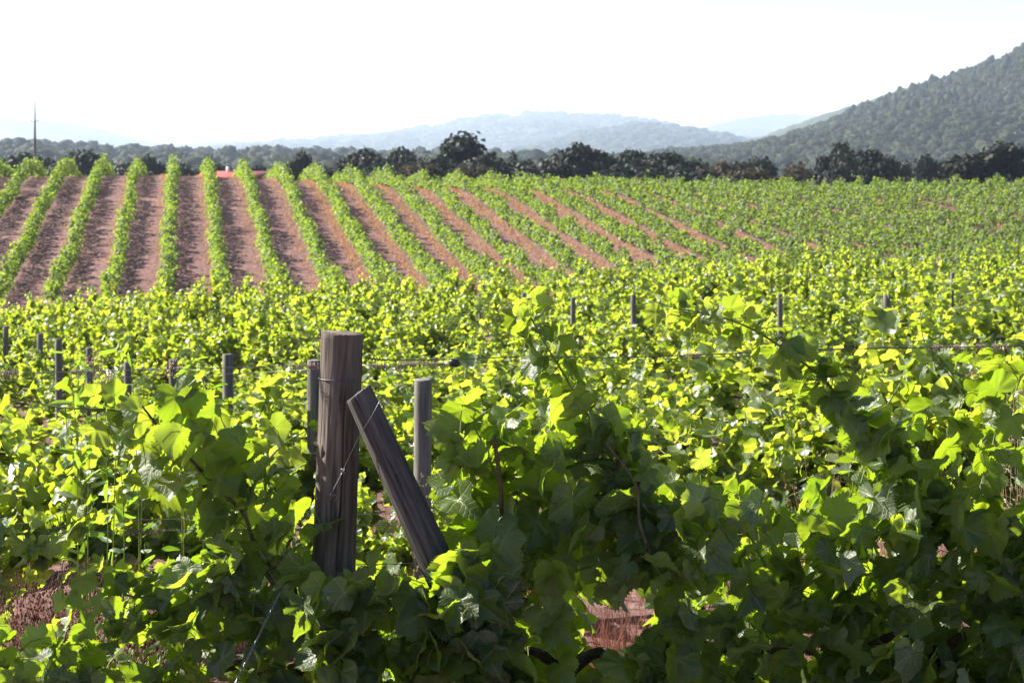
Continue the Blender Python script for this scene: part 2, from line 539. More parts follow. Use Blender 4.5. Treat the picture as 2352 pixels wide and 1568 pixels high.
hill('right', 'hill', [(1480, 362), (1560, 354), (1640, 349), (1710, 343), (1800, 322), (1900, 290), (2030, 243), (2130, 203), (2230, 168), (2300, 144), (2352, 118), (2500, 45), (2700, -20), (2900, -40)], 900, 1750, 2700, seed=2)
hill('right_back', 'hill', [(1560, 345), (1640, 338), (1720, 326), (1780, 304), (1900, 262), (2000, 234), (2100, 198), (2250, 160), (2400, 140), (2900, 120)], 2400, 3400, 4500, bumps=4.0, seed=3)
hill('far_mid', 'hill', [(1400, 325), (1500, 316), (1600, 298), (1700, 274), (1800, 262), (1870, 267), (2000, 282), (2200, 300), (2600, 320)], 7500, 9200, 10500, bumps=8.0, seed=4)
hill('centre', 'hill', [(480, 350), (600, 338), (700, 333), (850, 321), (1000, 297), (1100, 279), (1170, 271), (1290, 267), (1370, 272), (1450, 281), (1520, 295), (1590, 309), (1660, 321), (1740, 335), (1850, 350)], 5400, 7700, 9300, bumps=8.0, seed=5)
hill('shoulder', 'hill', [(1180, 352), (1260, 334), (1330, 314), (1400, 300), (1450, 290), (1520, 293), (1590, 306), (1680, 324), (1760, 340), (1840, 352)], 3800, 5000, 6000, bumps=5.0, seed=6)
hill('left', 'hill', [(-500, 285), (-250, 268), (-60, 274), (0, 274), (60, 278), (130, 279), (230, 296), (300, 318), (350, 330), (430, 333), (520, 324), (580, 330), (660, 322), (740, 328), (900, 345)], 6200, 7600, 9000, bumps=7.0, seed=7)
hill('wooded_left', 'hill', [(-700, 345), (-300, 340), (0, 342), (130, 346), (200, 356), (300, 360), (400, 366), (520, 368), (650, 362), (760, 370), (900, 368), (1100, 372), (1300, 376), (1500, 382), (1800, 386)], 700, 1500, 2000, seed=8)


# crowns of the forest: jittered icospheres with loose leaf faces
def ico(sub=1):
    import bmesh
    bm = bmesh.new()
    bmesh.ops.create_icosphere(bm, subdivisions=sub, radius=1.0)
    v = np.array([q.co[:] for q in bm.verts])
    f = np.array([[q.index for q in fc.verts] for fc in bm.faces])
    bm.free()
    return v, f


ICO1, ICO2 = ico(1), ico(2)


def forest(name, spots, mat, quads=46, seed=0, conifer=0.0):
    """spots: (N, 5) x, y, z, radius, height; one object"""
    rg = np.random.default_rng(seed)
    iv, jf = ICO2
    N = len(spots)
    sp = np.asarray(spots)
    nv = len(iv)
    rad = rg.uniform(0.6, 1.15, (N, nv))
    con = rg.random(N) < conifer
    V = iv[None] * rad[..., None]
    shr = np.where(con[:, None], np.clip(0.75 - 0.5 * iv[None, :, 2], 0.12, 1.2), 1.0)
    V[..., 0] *= shr
    V[..., 1] *= shr
    V = V * np.stack([sp[:, 3], sp[:, 3], sp[:, 4] * 0.5], -1)[:, None, :]
    V[..., 2] += sp[:, 4, None] * 0.5
    V += sp[:, None, :3]
    F = (jf[None] + np.arange(N)[:, None, None] * nv).reshape(-1, 3)
    lp = np.zeros((N, nv, 3))
    tone = np.clip(rg.normal(0.5, 0.34, N), 0, 1)
    lp[..., 2] = tone[:, None] + rg.uniform(-0.12, 0.12, (N, nv))
    # loose leaf sprays on the surface
    dr = unit(rg.normal(size=(N, quads, 3)))
    dr[..., 2] = np.abs(dr[..., 2]) * 0.9 - 0.15
    qs = dr * rg.uniform(0.85, 1.18, (N, quads, 1))
    sh2 = np.where(con[:, None], np.clip(0.75 - 0.5 * qs[..., 2], 0.12, 1.2), 1.0)
    qs[..., 0] *= sh2
    qs[..., 1] *= sh2
    qc = qs * np.stack([sp[:, 3], sp[:, 3], sp[:, 4] * 0.5], -1)[:, None, :]
    qc[..., 2] += sp[:, 4, None] * 0.5
    qc += sp[:, None, :3]
    a = unit(rg.normal(size=(N, quads, 3)))
    b = unit(np.cross(a, rg.normal(size=(N, quads, 3))))
    sz = (sp[:, 3, None, None] * rg.uniform(0.12, 0.34, (N, quads, 1)))
    Q = np.stack([qc + a * sz, qc + b * sz * 0.7, qc - a * sz, qc - b * sz * 0.7], 2).reshape(-1, 3)
    ql = np.zeros((N, quads, 4, 3))
    ql[..., 2] = np.clip(tone[:, None, None] + rg.uniform(-0.5, 0.5, (N, quads, 1)), 0, 1)
    n0 = N * nv
    FQ = (np.arange(N * quads * 4).reshape(-1, 4) + n0)
    o = mesh_np(name, np.vstack([V.reshape(-1, 3), Q]), [F, FQ], mat, leaf_pos=np.vstack([lp.reshape(-1, 3), ql.reshape(-1, 3)]))
    return o


def hill_spots(key, n, r, h, tmin=0.02, tmax=1.12, seed=0, lim=0.3):
    tt, az, X, D, Z = HILLS[key]
    rg = np.random.default_rng(seed)
    out = []
    while len(out) < n:
        t = rg.uniform(tmin, tmax)
        a = rg.uniform(max(az[0], -lim), min(az[-1], lim))
        i = np.interp(t, tt, np.arange(len(tt)))
        j = np.interp(a, az, np.arange(len(az)))
        i0, j0 = int(i), int(j)
        x, y, z = a * np.interp(i, np.arange(len(tt)), D[:, 0]), np.interp(i, np.arange(len(tt)), D[:, 0]), Z[i0, j0] + (i - i0) * (Z[min(i0 + 1, len(tt) - 1), j0] - Z[i0, j0])
        if rg.random() > 0.25 + 0.75 * y / D[-1, 0]:
            continue
        if math.sin(a * 61 + t * 3) + math.sin(a * 23 - t * 17 + 2) + 0.6 * math.sin(t * 41 + a * 90) > 1.55 and rg.random() < 0.8:
            continue
        k = min(1.9, max(0.45, rg.lognormal(0.0, 0.33)))
        out.append((x, y, z - 0.8, r * k, h * k * rg.uniform(0.85, 1.2)))
    return out


sp_r = hill_spots('right', 9500, 2.7, 4.4, seed=21)
tall = [s for s in hill_spots('right', 2600, 2.1, 6.6, tmin=0.45, seed=22) if s[0] / s[1] > 0.165 + 0.05 * random.random()]
o = forest('forest', sp_r, M_FOREST, seed=1)
tag(o, 'dense green oak and scrub woodland covering the steep hill on the right', 'forest', kind='stuff')
o = forest('forest', tall, M_FOREST, seed=2, conifer=0.45)
tag(o, 'taller narrow pines mixed along the upper part of the right hill', 'forest', kind='stuff')
o = forest('forest', hill_spots('wooded_left', 4200, 3.6, 6.0, seed=23, lim=0.33), M_FOREST, seed=3)
tag(o, 'low wooded ridge of rounded trees behind the vineyard crest', 'forest', kind='stuff')
o = forest('forest', hill_spots('shoulder', 1800, 9.0, 9.5, seed=24), M_FOREST, quads=14, seed=4)
tag(o, 'hazy woodland on the low shoulder in front of the central hill', 'forest', kind='stuff')
o = forest('forest', hill_spots('centre', 2600, 17.0, 15.0, seed=25), M_FOREST, quads=10, seed=5)
tag(o, 'pale hazy woodland over the broad central hill', 'forest', kind='stuff')


# ------------------------------------------------------------------ grape leaf templates
_key_a = np.radians([0, 10, 20, 31, 42, 55, 68, 80, 90, 103, 118, 132, 146, 160, 171, 180])
_key_r = np.array([1.0, 0.93, 0.83, 0.74, 0.83, 0.93, 0.84, 0.73, 0.66, 0.71, 0.75, 0.68, 0.60, 0.50, 0.33, 0.07])


def leaf_template(n_out, rings, teeth=0):
    th = np.linspace(-math.pi, math.pi, n_out, endpoint=False)
    r = np.interp(np.abs(th), _key_a, _key_r)
    if teeth:
        saw = np.abs(((np.abs(th) * teeth / math.pi) % 1.0) - 0.5) * 2.0
        r = r * (1.0 - 0.115 * (1 - saw) * np.clip(r * 1.6, 0, 1))
    vs = [np.zeros((1, 2))]
    for q in rings:
        rr = r * q if q == 1.0 else (0.55 * r + 0.45 * np.minimum(r, 0.72)) * q
        vs.append(np.stack([np.sin(th) * rr, np.cos(th) * rr], -1))
    v = np.vstack(vs)
    j = np.arange(n_out)
    k = (j + 1) % n_out
    f3 = np.stack([np.zeros(n_out, int), 1 + k, 1 + j], -1)
    f4 = []
    for a in range(len(rings) - 1):
        o = 1 + a * n_out
        f4.append(np.stack([o + j, o + k, o + n_out + k, o + n_out + j], -1))
    f4 = np.vstack(f4) if f4 else np.zeros((0, 4), int)
    return v, f3, f4


T_NEAR = leaf_template(84, [0.3, 0.62, 1.0], 21)
_kr2 = np.array([1.0, 0.92, 0.76, 0.56, 0.66, 0.88, 0.76, 0.56, 0.46, 0.58, 0.70, 0.62, 0.50, 0.42, 0.26, 0.06])
_kr1, _key_r = _key_r, _kr2
T_NEAR2 = leaf_template(84, [0.3, 0.62, 1.0], 17)
_key_r = np.maximum(_kr1, 0.80 * np.cos(np.clip(_key_a - 0.2, 0, 3) * 0.42) ** 0.6 * (np.arange(16) < 14) + _kr1 * (np.arange(16) >= 14))
T_NEAR3 = leaf_template(84, [0.3, 0.62, 1.0], 23)
_key_r = _kr1
T_MED = leaf_template(30, [0.5, 1.0], 0)
T_MID = leaf_template(14, [1.0], 0)


def make_leaves(tpl, pos, nrm, tip, size, rg, curl=1.0):
    """returns verts, f3, f4, leaf_pos for N leaves"""
    v2, f3, f4 = tpl
    N = len(pos)
    n = unit(nrm)
    t = tip - (tip * n).sum(-1, keepdims=True) * n
    t = unit(t)
    s = np.cross(t, n)
    x = v2[None, :, 0] * rg.uniform(0.88, 1.12, (N, 1))
    y = np.broadcast_to(v2[None, :, 1], x.shape)
    r2 = x * x + y * y
    th = np.arctan2(x, y)
    fold = rg.uniform(-0.15, 0.55, (N, 1)) * curl
    cup = rg.uniform(-0.45, 0.30, (N, 1)) * curl
    bend = rg.uniform(-0.15, 0.65, (N, 1)) * curl
    wav = rg.uniform(0.02, 0.13, (N, 1)) * curl
    p1 = rg.uniform(0, 6.28, (N, 1))
    p2 = rg.uniform(0, 6.28, (N, 1))
    kx = rg.normal(0, 0.22, (N, 1)) * curl
    z = fold * np.abs(x) + cup * r2 - bend * np.where(y > 0, y * y, 0) + wav * np.sin(4 * th + p1) * r2 + 0.5 * wav * np.sin(9 * th + p2) * r2 + kx * x * y
    z = z + 0.035 * curl * np.sin(x * 9 + p2) * np.sin(y * 8 + p1)
    shrink = 1.0 / np.sqrt(1 + 0.8 * (z * z) / (r2 + 0.02))
    x3 = x * shrink
    y3 = y * shrink
    P = pos[:, None, :] + size[:, None, None] * (x3[..., None] * s[:, None, :] + y3[..., None] * t[:, None, :] + z[..., None] * n[:, None, :])
    nv = v2.shape[0]
    off = (np.arange(N) * nv)[:, None, None]
    F3 = (f3[None] + off).reshape(-1, 3)
    F4 = (f4[None] + off).reshape(-1, 4)
    lp = np.empty((N, nv, 3))
    lp[..., 0] = v2[None, :, 0]
    lp[..., 1] = v2[None, :, 1]
    lp[..., 2] = rg.beta(1.7, 1.7, (N, 1)) * 0.97 + (rg.random((N, 1)) < 0.002)
    return P.reshape(-1, 3), F3, F4, lp.reshape(-1, 3)


class Foliage:
    def __init__(s):
        s.pos, s.n, s.t, s.sz, s.anchor, s.tone = [], [], [], [], [], []

    def add(s, pos, n, t, sz, anchor=None, tone=0.0):
        s.tone.append(tone)
        s.pos.append(pos)
        s.n.append(n)
        s.t.append(t)
        s.sz.append(sz)
        s.anchor.append(pos if anchor is None else anchor)

    def build(s, name, tpl, mat, rg, parent, origin=(0, 0, 0), curl=1.0):
        P = np.array(s.pos) - np.array(origin)
        v, f3, f4, lp = make_leaves(tpl, P, np.array(s.n), np.array(s.t), np.array(s.sz), rg, curl)
        return mesh_np(name, v, [f3, f4], mat, smooth=True, leaf_pos=lp, parent=parent)

    def petioles(s, mb, origin, r=0.0016):
        o = np.array(origin)
        for p, a in zip(s.pos, s.anchor):
            if p is a:
                continue
            mid = 0.5 * (p + a) + np.array([0, 0, 0.012])
            mb.tube(np.array([a, mid, p]) - o, [r * 1.1, r, r * 0.8], 3, cap=False)


# ------------------------------------------------------------------ grapevines of the middle rows
def vine_variant(seed, tpl, n_shoots, scale):
    rg = np.random.default_rng(seed)
    root = empty('grapevine', (0, 0, 0))
    fo = Foliage()
    stems = MB()
    trunk = MB()
    z0 = 0.50
    lean = rg.normal(0, 0.05, 2)
    pts = spline([(0, 0, -0.08), (0.02 + lean[0], lean[1], 0.22), (lean[0] * 1.5, lean[1] * 1.5, z0)], 9)
    trunk.tube(pts, np.linspace(0.032, 0.022, 9) * rg.uniform(0.9, 1.2, 9), 7)
    for sgn in (-1, 1):
        trunk.tube(spline([pts[-1], (sgn * 0.2, lean[1], z0 + 0.05), (sgn * 0.55, 0, z0 + 0.06)], 7), np.linspace(0.02, 0.011, 7), 6)
    trunk.build('trunk', M_BARK, root)
    for k in range(n_shoots):
        x0 = rg.uniform(-0.6, 0.6)
        side = rg.choice([-1, 1])
        L = rg.uniform(0.45, 1.0) * (1.25 if k % 7 == 0 else 1.0)
        hang = k % 3 == 2
        out = rg.uniform(0.05, 0.48) * side
        lx = rg.normal(0, 0.28)
        droop = rg.uniform(0.0, 0.55) * abs(out) * 1.6
        S = []
        for q in np.linspace(0, 1, 10):
            S.append((x0 + lx * q, (out if not hang else side * 0.34) * q ** 1.3, z0 + 0.04 + (L * (q - droop * q * q) if not hang else 0.45 * q - 0.85 * q * q)))
        S = np.array(S)
        if n_shoots > 18:
            stems = MB()
            stems.tube(S[::3], 0.004, 4)
            stems.build('shoot', M_GREEN_STEM, root)
        nl = int(L * 44)
        for q in np.linspace(0.06, 1.0, nl):
            b = np.array([np.interp(q, np.linspace(0, 1, 10), S[:, i]) for i in range(3)])
            off = unit(rg.normal(size=3)) * rg.uniform(0.02, 0.10)
            p = b + off
            if p[2] < 0.10:
                continue
            outw = np.array([0.35 * off[0] / 0.1, np.sign(p[1]) * min(1, abs(p[1]) * 3) + 0.35 * off[1] / 0.1, 0])
            n = SUN_DIR * 0.35 + np.array([0, 0, 0.25]) + outw * 0.55 + rg.normal(size=3) * 0.65
            t = np.array([0, 0, -0.75]) + outw * 0.7 + rg.normal(size=3) * 0.5
            sz = scale * rg.uniform(0.65, 1.15) * (1.0 if q < 0.75 else 1.0 - 1.8 * (q - 0.75))
            fo.add(p, n, t, sz)
    fo.build('foliage', tpl, M_LEAF_MID, rg, root)
    return root


ROW_WORD = ['', 'first', 'second', 'third', 'fourth', 'fifth', 'sixth', 'seventh', 'eighth', 'ninth', 'tenth', 'eleventh', 'twelfth', 'thirteenth', 'fourteenth', 'fifteenth']
ROWS = [9.8 + 3.0 * k for k in range(14)]


def row_axis(d0, x):
    return d0 + 0.05 * (x + 0.5)


near_vars = [vine_variant(100 + i, T_MED, 25, 0.082) for i in range(4)]
mid_vars = [vine_variant(200 + i, T_MID, 16, 0.084) for i in range(6)]
POST_LINES = [(968, 10.5, 0.66), (722, 12.8, 0.66), (525, 15.9, 0.78), (400, 18.9, 0.74), (296, 21.5, 0.78), (206, 24.5, 0.84), (137, 22.5, 0.84), (2038, 20.2, 0.62)]
used = set()
rv = np.random.default_rng(77)
for k, d0 in enumerate(ROWS):
    half = 0.272 * d0
    x = -half - 2.2 + rv.uniform(0, 0.8)
    while x < half + 0.9:
        d = row_axis(d0, x) + rv.normal(0, 0.05)
        src = (near_vars if k < 2 else mid_vars)
        i = int(rv.integers(len(src)))
        key = (k < 2, i)
        if key in used:
            v = copy_tree(src[i])
        else:
            v = src[i]
            used.add(key)
        v.location = (x, d, gz(x, d))
        v.rotation_euler = (0, 0, (math.pi if rv.random() < 0.5 else 0) + rv.normal(0, 0.12))
        s = rv.uniform(0.86, 1.12)
        for up, dp, pf in POST_LINES:
            if d < dp - 0.3 and dp - d < 8 and abs(x / d - ((up * KU - 512) / F_PX)) < 0.021 + 0.25 / d:
                s *= pf
                break
        v.scale = (s * rv.uniform(0.95, 1.1), s, s * rv.uniform(0.88, 1.08) * (0.93, 0.84, 0.80, 0.78, 0.78, 0.80, 0.84, 0.88, 0.9, 0.93, 0.96, 1.0, 1.05, 1.12)[k] * (0.84 if 2 <= k <= 6 and x < 0.6 else 1.0))
        tag(v, 'leafy green grapevine in the %s trellis row behind the big post' % ROW_WORD[k + 1], 'grapevine', 'grapevines in the rows behind the front row')
        x += rv.uniform(0.92, 1.2)
for (nr, i), src in [((True, i), s) for i, s in enumerate(near_vars)] + [((False, i), s) for i, s in enumerate(mid_vars)]:
    if (nr, i) not in used:
        for ch in list(src.children):
            bpy.data.objects.remove(ch)
        bpy.data.objects.remove(src)


# ------------------------------------------------------------------ posts
def post_mesh(name, H, r_top, r_bot, mat, segs=28, rings=30, crack=None, knots=(), seed=0, top_tilt=0.0, below=0.15):
    """origin at the base centre, axis +Z"""
    rg = np.random.default_rng(seed)
    th = np.arange(segs) * 2 * math.pi / segs
    z = np.concatenate([[-below], np.linspace(0, H, rings)])
    R = np.interp(z, [0, H], [r_bot, r_top])
    Z, TH = np.meshgrid(z, th, indexing='ij')
    ph = rg.uniform(0, 6, 8)
    rr = R[:, None] * (1 + 0.012 * np.sin(3 * TH + ph[0] + Z * 1.3) + 0.010 * np.sin(7 * TH + ph[1] + Z * 2.2) + 0.008 * np.sin(13 * TH + ph[2] - Z * 3) + 0.008 * np.sin(Z * 9 + ph[3]) + 0.003 * np.sin(23 * TH + Z * 5 + 2 * np.sin(Z * 4)))
    if crack:
        ca, cw, cd, c0, c1 = crack
        fine = [(ca + rg.uniform(-1.7, 1.2), rg.uniform(0.018, 0.035), rg.uniform(0.015, 0.05), *sorted(rg.uniform(0, H, 2))) for _ in range(16)]
        for (qa, qw, qd, z0_, z1_) in [(ca, cw, cd, c0, c1)] + fine:
            da = (TH - (qa + 0.06 * np.sin(Z * 5 + 1) + 0.025 * np.sin(Z * 17 + qa * 9)) + math.pi) % (2 * math.pi) - math.pi
            rr = rr * (1 - qd * np.exp(-(da / qw) ** 2) * np.clip((Z - z0_) / 0.06, 0, 1) * np.clip((z1_ - Z) / 0.06, 0, 1))
    for ka, kz, ks in knots:
        da = (TH - ka + math.pi) % (2 * math.pi) - math.pi
        q = (da * R[:, None] / ks) ** 2 + ((Z - kz) / (ks * 1.4)) ** 2
        rr = rr * (1 + 0.09 * np.exp(-q) - 0.20 * np.exp(-q * 9))
    X, Y = rr * np.cos(TH), rr * np.sin(TH)
    Zt = Z.copy()
    Zt[-1] += top_tilt * X[-1] + rg.normal(0, 0.0012, segs)
    v = np.stack([X, Y, Zt], -1).reshape(-1, 3)
    n = len(z)
    i = np.arange(n - 1)[:, None] * segs
    j = np.arange(segs)[None, :]
    k = (j + 1) % segs
    f4 = np.stack([i + j, i + k, i + segs + k, i + segs + j], -1).reshape(-1, 4)
    # sawn top: bevel ring, inner ring, centre
    last = v[(n - 1) * segs:]
    b1 = last * [0.985, 0.985, 1] + [0, 0, 0.0015]
    b2 = last * [0.5, 0.5, 1] + [0, 0, 0.005]
    b2[:, 2] = H + 0.003 + top_tilt * b2[:, 0]
    ctr = np.array([[0, 0, H + 0.005]])
    base = len(v)
    v = np.vstack([v, b1, b2, ctr])
    j = np.arange(segs)
    k = (j + 1) % segs
    o = (n - 1) * segs
    f4 = np.vstack([f4, np.stack([o + j, o + k, base + k, base + j], -1), np.stack([base + j, base + k, base + segs + k, base + segs + j], -1)])
    f3 = np.stack([np.full(segs, base + 2 * segs), base + segs + j, base + segs + k], -1)
    ob = mesh_np(name, v, [f4, f3], mat, smooth=True)
    return ob


def align_z(o, a, b):
    """place a post mesh with its base at a, axis towards b"""
    o.location = tuple(a)
    o.rotation_euler = Vector((0, 0, 1)).rotation_difference(Vector(tuple(np.asarray(b) - np.asarray(a)))).to_euler()


# front end post
D_POST = 5.6
top = W(785, 765, D_POST)
bot = W(743, 1993, D_POST)
bot[2] = gz(bot[0], D_POST)
Hm = float(np.linalg.norm(top - bot))
cam_ang = -math.pi / 2        # angle on the post that faces the camera (local -Y)
post = post_mesh('trellis_post', Hm, 0.0605, 0.0665, M_WOOD, segs=200, rings=110, crack=(cam_ang + 0.30, 0.030, 0.26, 0.1, Hm - 0.14),
                 knots=[(cam_ang - 0.62, Hm - 0.345, 0.018), (cam_ang - 0.1, Hm - 0.70, 0.014)], seed=4, top_tilt=-0.04)
align_z(post, bot, top)
tag(post, 'thick weathered round wooden end post with a long crack, wire looped round its top', 'post')
POST_TOP, POST_BOT = top, bot

# leaning brace, its upper end against the post, its foot on the ground nearer the camera
bt = W(824, 903, 5.478)
dirb = (W(1012, 1310, 5.45) - bt)
dirb /= np.linalg.norm(dirb)
L = (bt[2] - gz(bt[0] + 0.5, 5.4)) / -dirb[2]
bb = bt + dirb * L
brace = post_mesh('brace_post', float(L), 0.041, 0.063, M_WOOD_BRACE, segs=160, rings=90, crack=(cam_ang - 0.3, 0.04, 0.12, 0.3, L + 0.1),
                  knots=[(cam_ang + 0.1, L - 0.235, 0.015)], seed=9, top_tilt=0.22)
align_z(brace, bb, bt)
tag(brace, 'short dark wooden brace leaning diagonally against the thick end post', 'brace post')

# posts at the row ends and in the rows further back: (u, v_top, distance, diameter)
P1 = [(968, 872, 9.6, 0.092, 'bare grey round post standing upright behind the foot of the leaning brace'),
      (722, 826, 12.8, 0.10, 'mossy dark post half hidden behind the left edge of the thick end post'),
      (525, 812, 15.9, 0.093, 'dark square-topped post midway along the line of posts left of the thick post'),
      (400, 825, 18.9, 0.085, 'pale grey post crossed by the wires, between the darker posts on the left'),
      (296, 831, 21.5, 0.085, 'short pale stub of a post low in the leaves on the left'),
      (206, 797, 24.5, 0.085, 'grey post beside the pink-topped weeds, tops of the left vines around it'),
      (137, 778, 22.5, 0.088, 'tall dark narrow post standing clear of the vines at far left'),
      (92, 766, 27.8, 0.09, 'small grey post top just left of the tall dark narrow post'),
      (10, 748, 30.5, 0.09, 'grey post top at the left edge of the vines')]
P2 = [(2183, 625, 25.5, 0.055, 'thin grey stake high among the vines at upper right of the middle rows'),
      (2038, 677, 20.2, 0.086, 'largest dark post sticking out of the vines on the right'),
      (1792, 675, 23.6, 0.070, 'slim grey post second from the right among the middle vines'),
      (1612, 679, 26.6, 0.070, 'short post top barely above the vines, third from the right'),
      (1455, 676, 29.5, 0.085, 'grey post with shaded side, above the wire, fourth from the right'),
      (1315, 682, 32.4, 0.085, 'bluish grey post right of the tall curling shoot tip'),
      (1203, 672, 35.0, 0.09, 'dark post directly behind the tall curling shoot tip'),
      (1105, 674, 38.2, 0.09, 'dark post left of the tall curling shoot tip, before bare earth'),
      (1010, 670, 41.3, 0.10, 'small dark post furthest left of the distant post line'),
      (850, 672, 44.0, 0.09, 'tiny dark post top just under the bare earth strips')]
for ii, (u, v, d, dia, lab) in enumerate(P1 + P2):
    t = W(u, v, d)
    g = gz(t[0], d)
    h = max(0.6, t[2] - g)
    p = post_mesh('trellis_post', h, dia / 2 * 0.96, dia / 2, M_WOOD_GREY, segs=18, rings=14, seed=30 + ii, top_tilt=random.uniform(-.08, .08))
    p.location = (t[0], d, g)
    p.rotation_euler = (random.uniform(-.02, .02), random.uniform(-.01, .02) - (0.02 if ii in (6, 0) else 0), random.uniform(0, 6))
    tag(p, lab, 'post', 'trellis posts in the rows behind')


# ------------------------------------------------------------------ wires
def wire(pts, label, r=0.0013, mat=None, name='trellis_wire', n=40, sides=5):
    w = MB()
    w.tube(spline(pts, n), r, sides)
    o = w.build(name, mat or M_WIRE)
    tag(o, label, 'wire')
    return o


def FD(u):
    """distance of the front row at picture column u"""
    return 5.6 + 0.05 * ((u * KU - 512) / F_PX * 5.6 + 0.5)


def WF(u, v, dd=0.0):
    return W(u, v, FD(u) + dd)


# the loop round the top of the thick post, part of the upper right wire
rw = MB()
ax = unit(POST_TOP - POST_BOT)
cpt = POST_TOP - ax * 0.133
a1 = unit(np.cross(ax, [0, 1, 0]))
a2 = np.cross(ax, a1)
loop = [cpt + (0.0635 * (math.cos(q) * a1 + math.sin(q) * a2)) + ax * (0.002 * math.sin(q * 1.0)) for q in np.linspace(0, 2 * math.pi, 40)]
rw.tube(loop, 0.0016, 5)
s0 = WF(834, 820, -0.01)
rw.tube(spline([s0, WF(870, 824, -0.03), WF(910, 826), WF(1040, 824), WF(1240, 817), WF(1400, 820), WF(1650, 812), WF(1900, 801), WF(2352, 794), WF(2700, 788)], 80), 0.0017, 5)
# twisted tail where the wire is wound back on itself
tw = [WF(838 + 46 * q, 822 + 4 * q + 3 * math.sin(q * 40), -0.012 + 0.006 * math.cos(q * 40)) for q in np.linspace(0, 1, 60)]
rw.tube(tw, 0.0013, 4)
rw.tube(spline([WF(868, 822), WF(858, 812), WF(848, 800)], 8), 0.0013, 4)
tag(rw.build('trellis_wire', M_WIRE_DARK), 'dark upper wire looped round the thick post and running right', 'wire')
wire([WF(832, 838, .06), WF(920, 838, .05), WF(1046, 833, .04), WF(1130, 832, .04), WF(1240, 823, .04), WF(1400, 826, .03), WF(1700, 817, .03), WF(2000, 798, .04), WF(2352, 783, .05), WF(2700, 776, .05)],
     'thin second wire just under the dark upper wire, with a black clip on it', 0.001)
wire([WF(1880, 792, .3), WF(2100, 783, .3), WF(2352, 772, .3), WF(2700, 764, .3)], 'thin wire above the other wires at the right edge', 0.0009)
wire([WF(-300, 866), WF(0, 856), WF(200, 852), WF(450, 845), WF(733, 838)], 'upper left wire running into the thick post, with dry tendrils on it', 0.0011)
wire([WF(-300, 885, .2), WF(0, 873, .2), WF(300, 864, .2), WF(560, 856, .2), WF(735, 846, .08)], 'thin second wire under the upper left wire', 0.0008)
wire([WF(-300, 1238), WF(0, 1229), WF(200, 1221), WF(430, 1216), WF(720, 1212)], 'lower left wire under the leafy shoot, nearest of the low left wires', 0.0012)
wire([WF(-300, 1212, .5), WF(100, 1199, .5), WF(300, 1193, .5), WF(460, 1189, .5), WF(720, 1182, .5), WF(1000, 1176, .5)], 'low left wire further back, above the nearest low one', 0.0011)
wire([WF(800, 1205, .05), WF(990, 1202, .05), WF(1300, 1190, .05), WF(1500, 1184, .05), WF(1700, 1178, .05), WF(2352, 1160, .05)], 'middle wire running right through the leaves at brace height', 0.0012)
wire([WF(780, 1296), WF(1100, 1290), WF(1280, 1287), WF(1600, 1284), WF(1950, 1282), WF(2352, 1276)], 'low dark wire crossing the shaded leaves on the right', 0.0015, M_WIRE_DARK)
# tie wire from the brace to the post and down to a hook
tie = MB()
tie.tube(spline([W(872, 920, 5.40), W(855, 952, 5.40), W(826, 1000, 5.44), W(800, 1052, 5.50), W(787, 1082, 5.515)], 20), 0.0011, 5)
tie.tube(spline([W(787, 1082, 5.515), W(770, 1115, 5.512), W(757, 1140, 5.51)], 10), 0.0011, 5)
tie.tube([W(787 + 5 * math.cos(q), 1080 + 5 * math.sin(q * 1.4), 5.51) for q in np.linspace(0, 14, 40)], 0.0009, 4)
tie.tube(spline([W(757, 1150, 5.51), W(766, 1135, 5.50), W(773, 1140, 5.50), W(768, 1150, 5.5)], 12), 0.0014, 5)
tie.tube(spline([W(872, 920, 5.40), W(882, 935, 5.44), W(878, 922, 5.40), W(866, 908, 5.39), W(874, 906, 5.40), W(884, 915, 5.43)], 20), 0.0013, 4)
tag(tie.build('tie_wire', M_WIRE), 'thin tie wire slanting from the brace across the thick post to a hook', 'wire')
# twisted anchor cable lower left
ac = MB()
A, B = W(655, 1335, 5.42), W(525, 1600, 5.25)
C = A + (B - A) * 1.9
C[2] = max(C[2], gz(C[0], C[1]))
for ph in (0, math.pi):
    ac.tube([A + (C - A) * q + 0.0022 * (math.cos(q * 150 + ph) * np.array([1, 0.2, 0.3]) + math.sin(q * 150 + ph) * np.array([0, 1, 0])) for q in np.linspace(0, 1, 240)], 0.0020, 4)
tag(ac.build('anchor_cable', M_WIRE), 'twisted two-strand anchor cable slanting down at the lower left', 'cable')
# black clip on the thin second wire
cl = MB()
c0 = WF(1044, 832, 0.035)
pr = []
for q in np.linspace(-1, 1, 9):
    pr.append(c0 + np.array([0.017 * q, 0, -0.005 * q]))
cl.tube(pr, [0.003, 0.009, 0.0115, 0.0125, 0.0128, 0.0125, 0.0115, 0.009, 0.003], 12)
tag(cl.build('wire_clip', M_CLIP), 'black barrel-shaped clip on the thin wire right of the thick post', 'clip')


def dry_curls(u0, u1, v0, v1, n, label, dd=0.0, seed=0):
    rg = np.random.default_rng(seed)
    m = MB()
    for k in range(n):
        q = rg.random()
        u, v = u0 + (u1 - u0) * q, v0 + (v1 - v0) * q
        p0 = WF(u, v, dd)
        r = rg.uniform(0.004, 0.014)
        ph = rg.uniform(0, 6)
        ln = rg.uniform(0.01, 0.035)
        tr = rg.uniform(1, 3.2)
        pts = [p0 + np.array([ln * (s - 0.5), r * math.cos(ph + s * tr * 6.28), -0.3 * r + r * math.sin(ph + s * tr * 6.28) * rg.uniform(0.9, 1.1)]) for s in np.linspace(0, 1, 18)]
        m.tube(pts, rg.uniform(0.0005, 0.0009), 3)
    o = m.build('dry_tendril', M_DRY_TENDRIL)
    tag(o, label, 'dry tendrils')


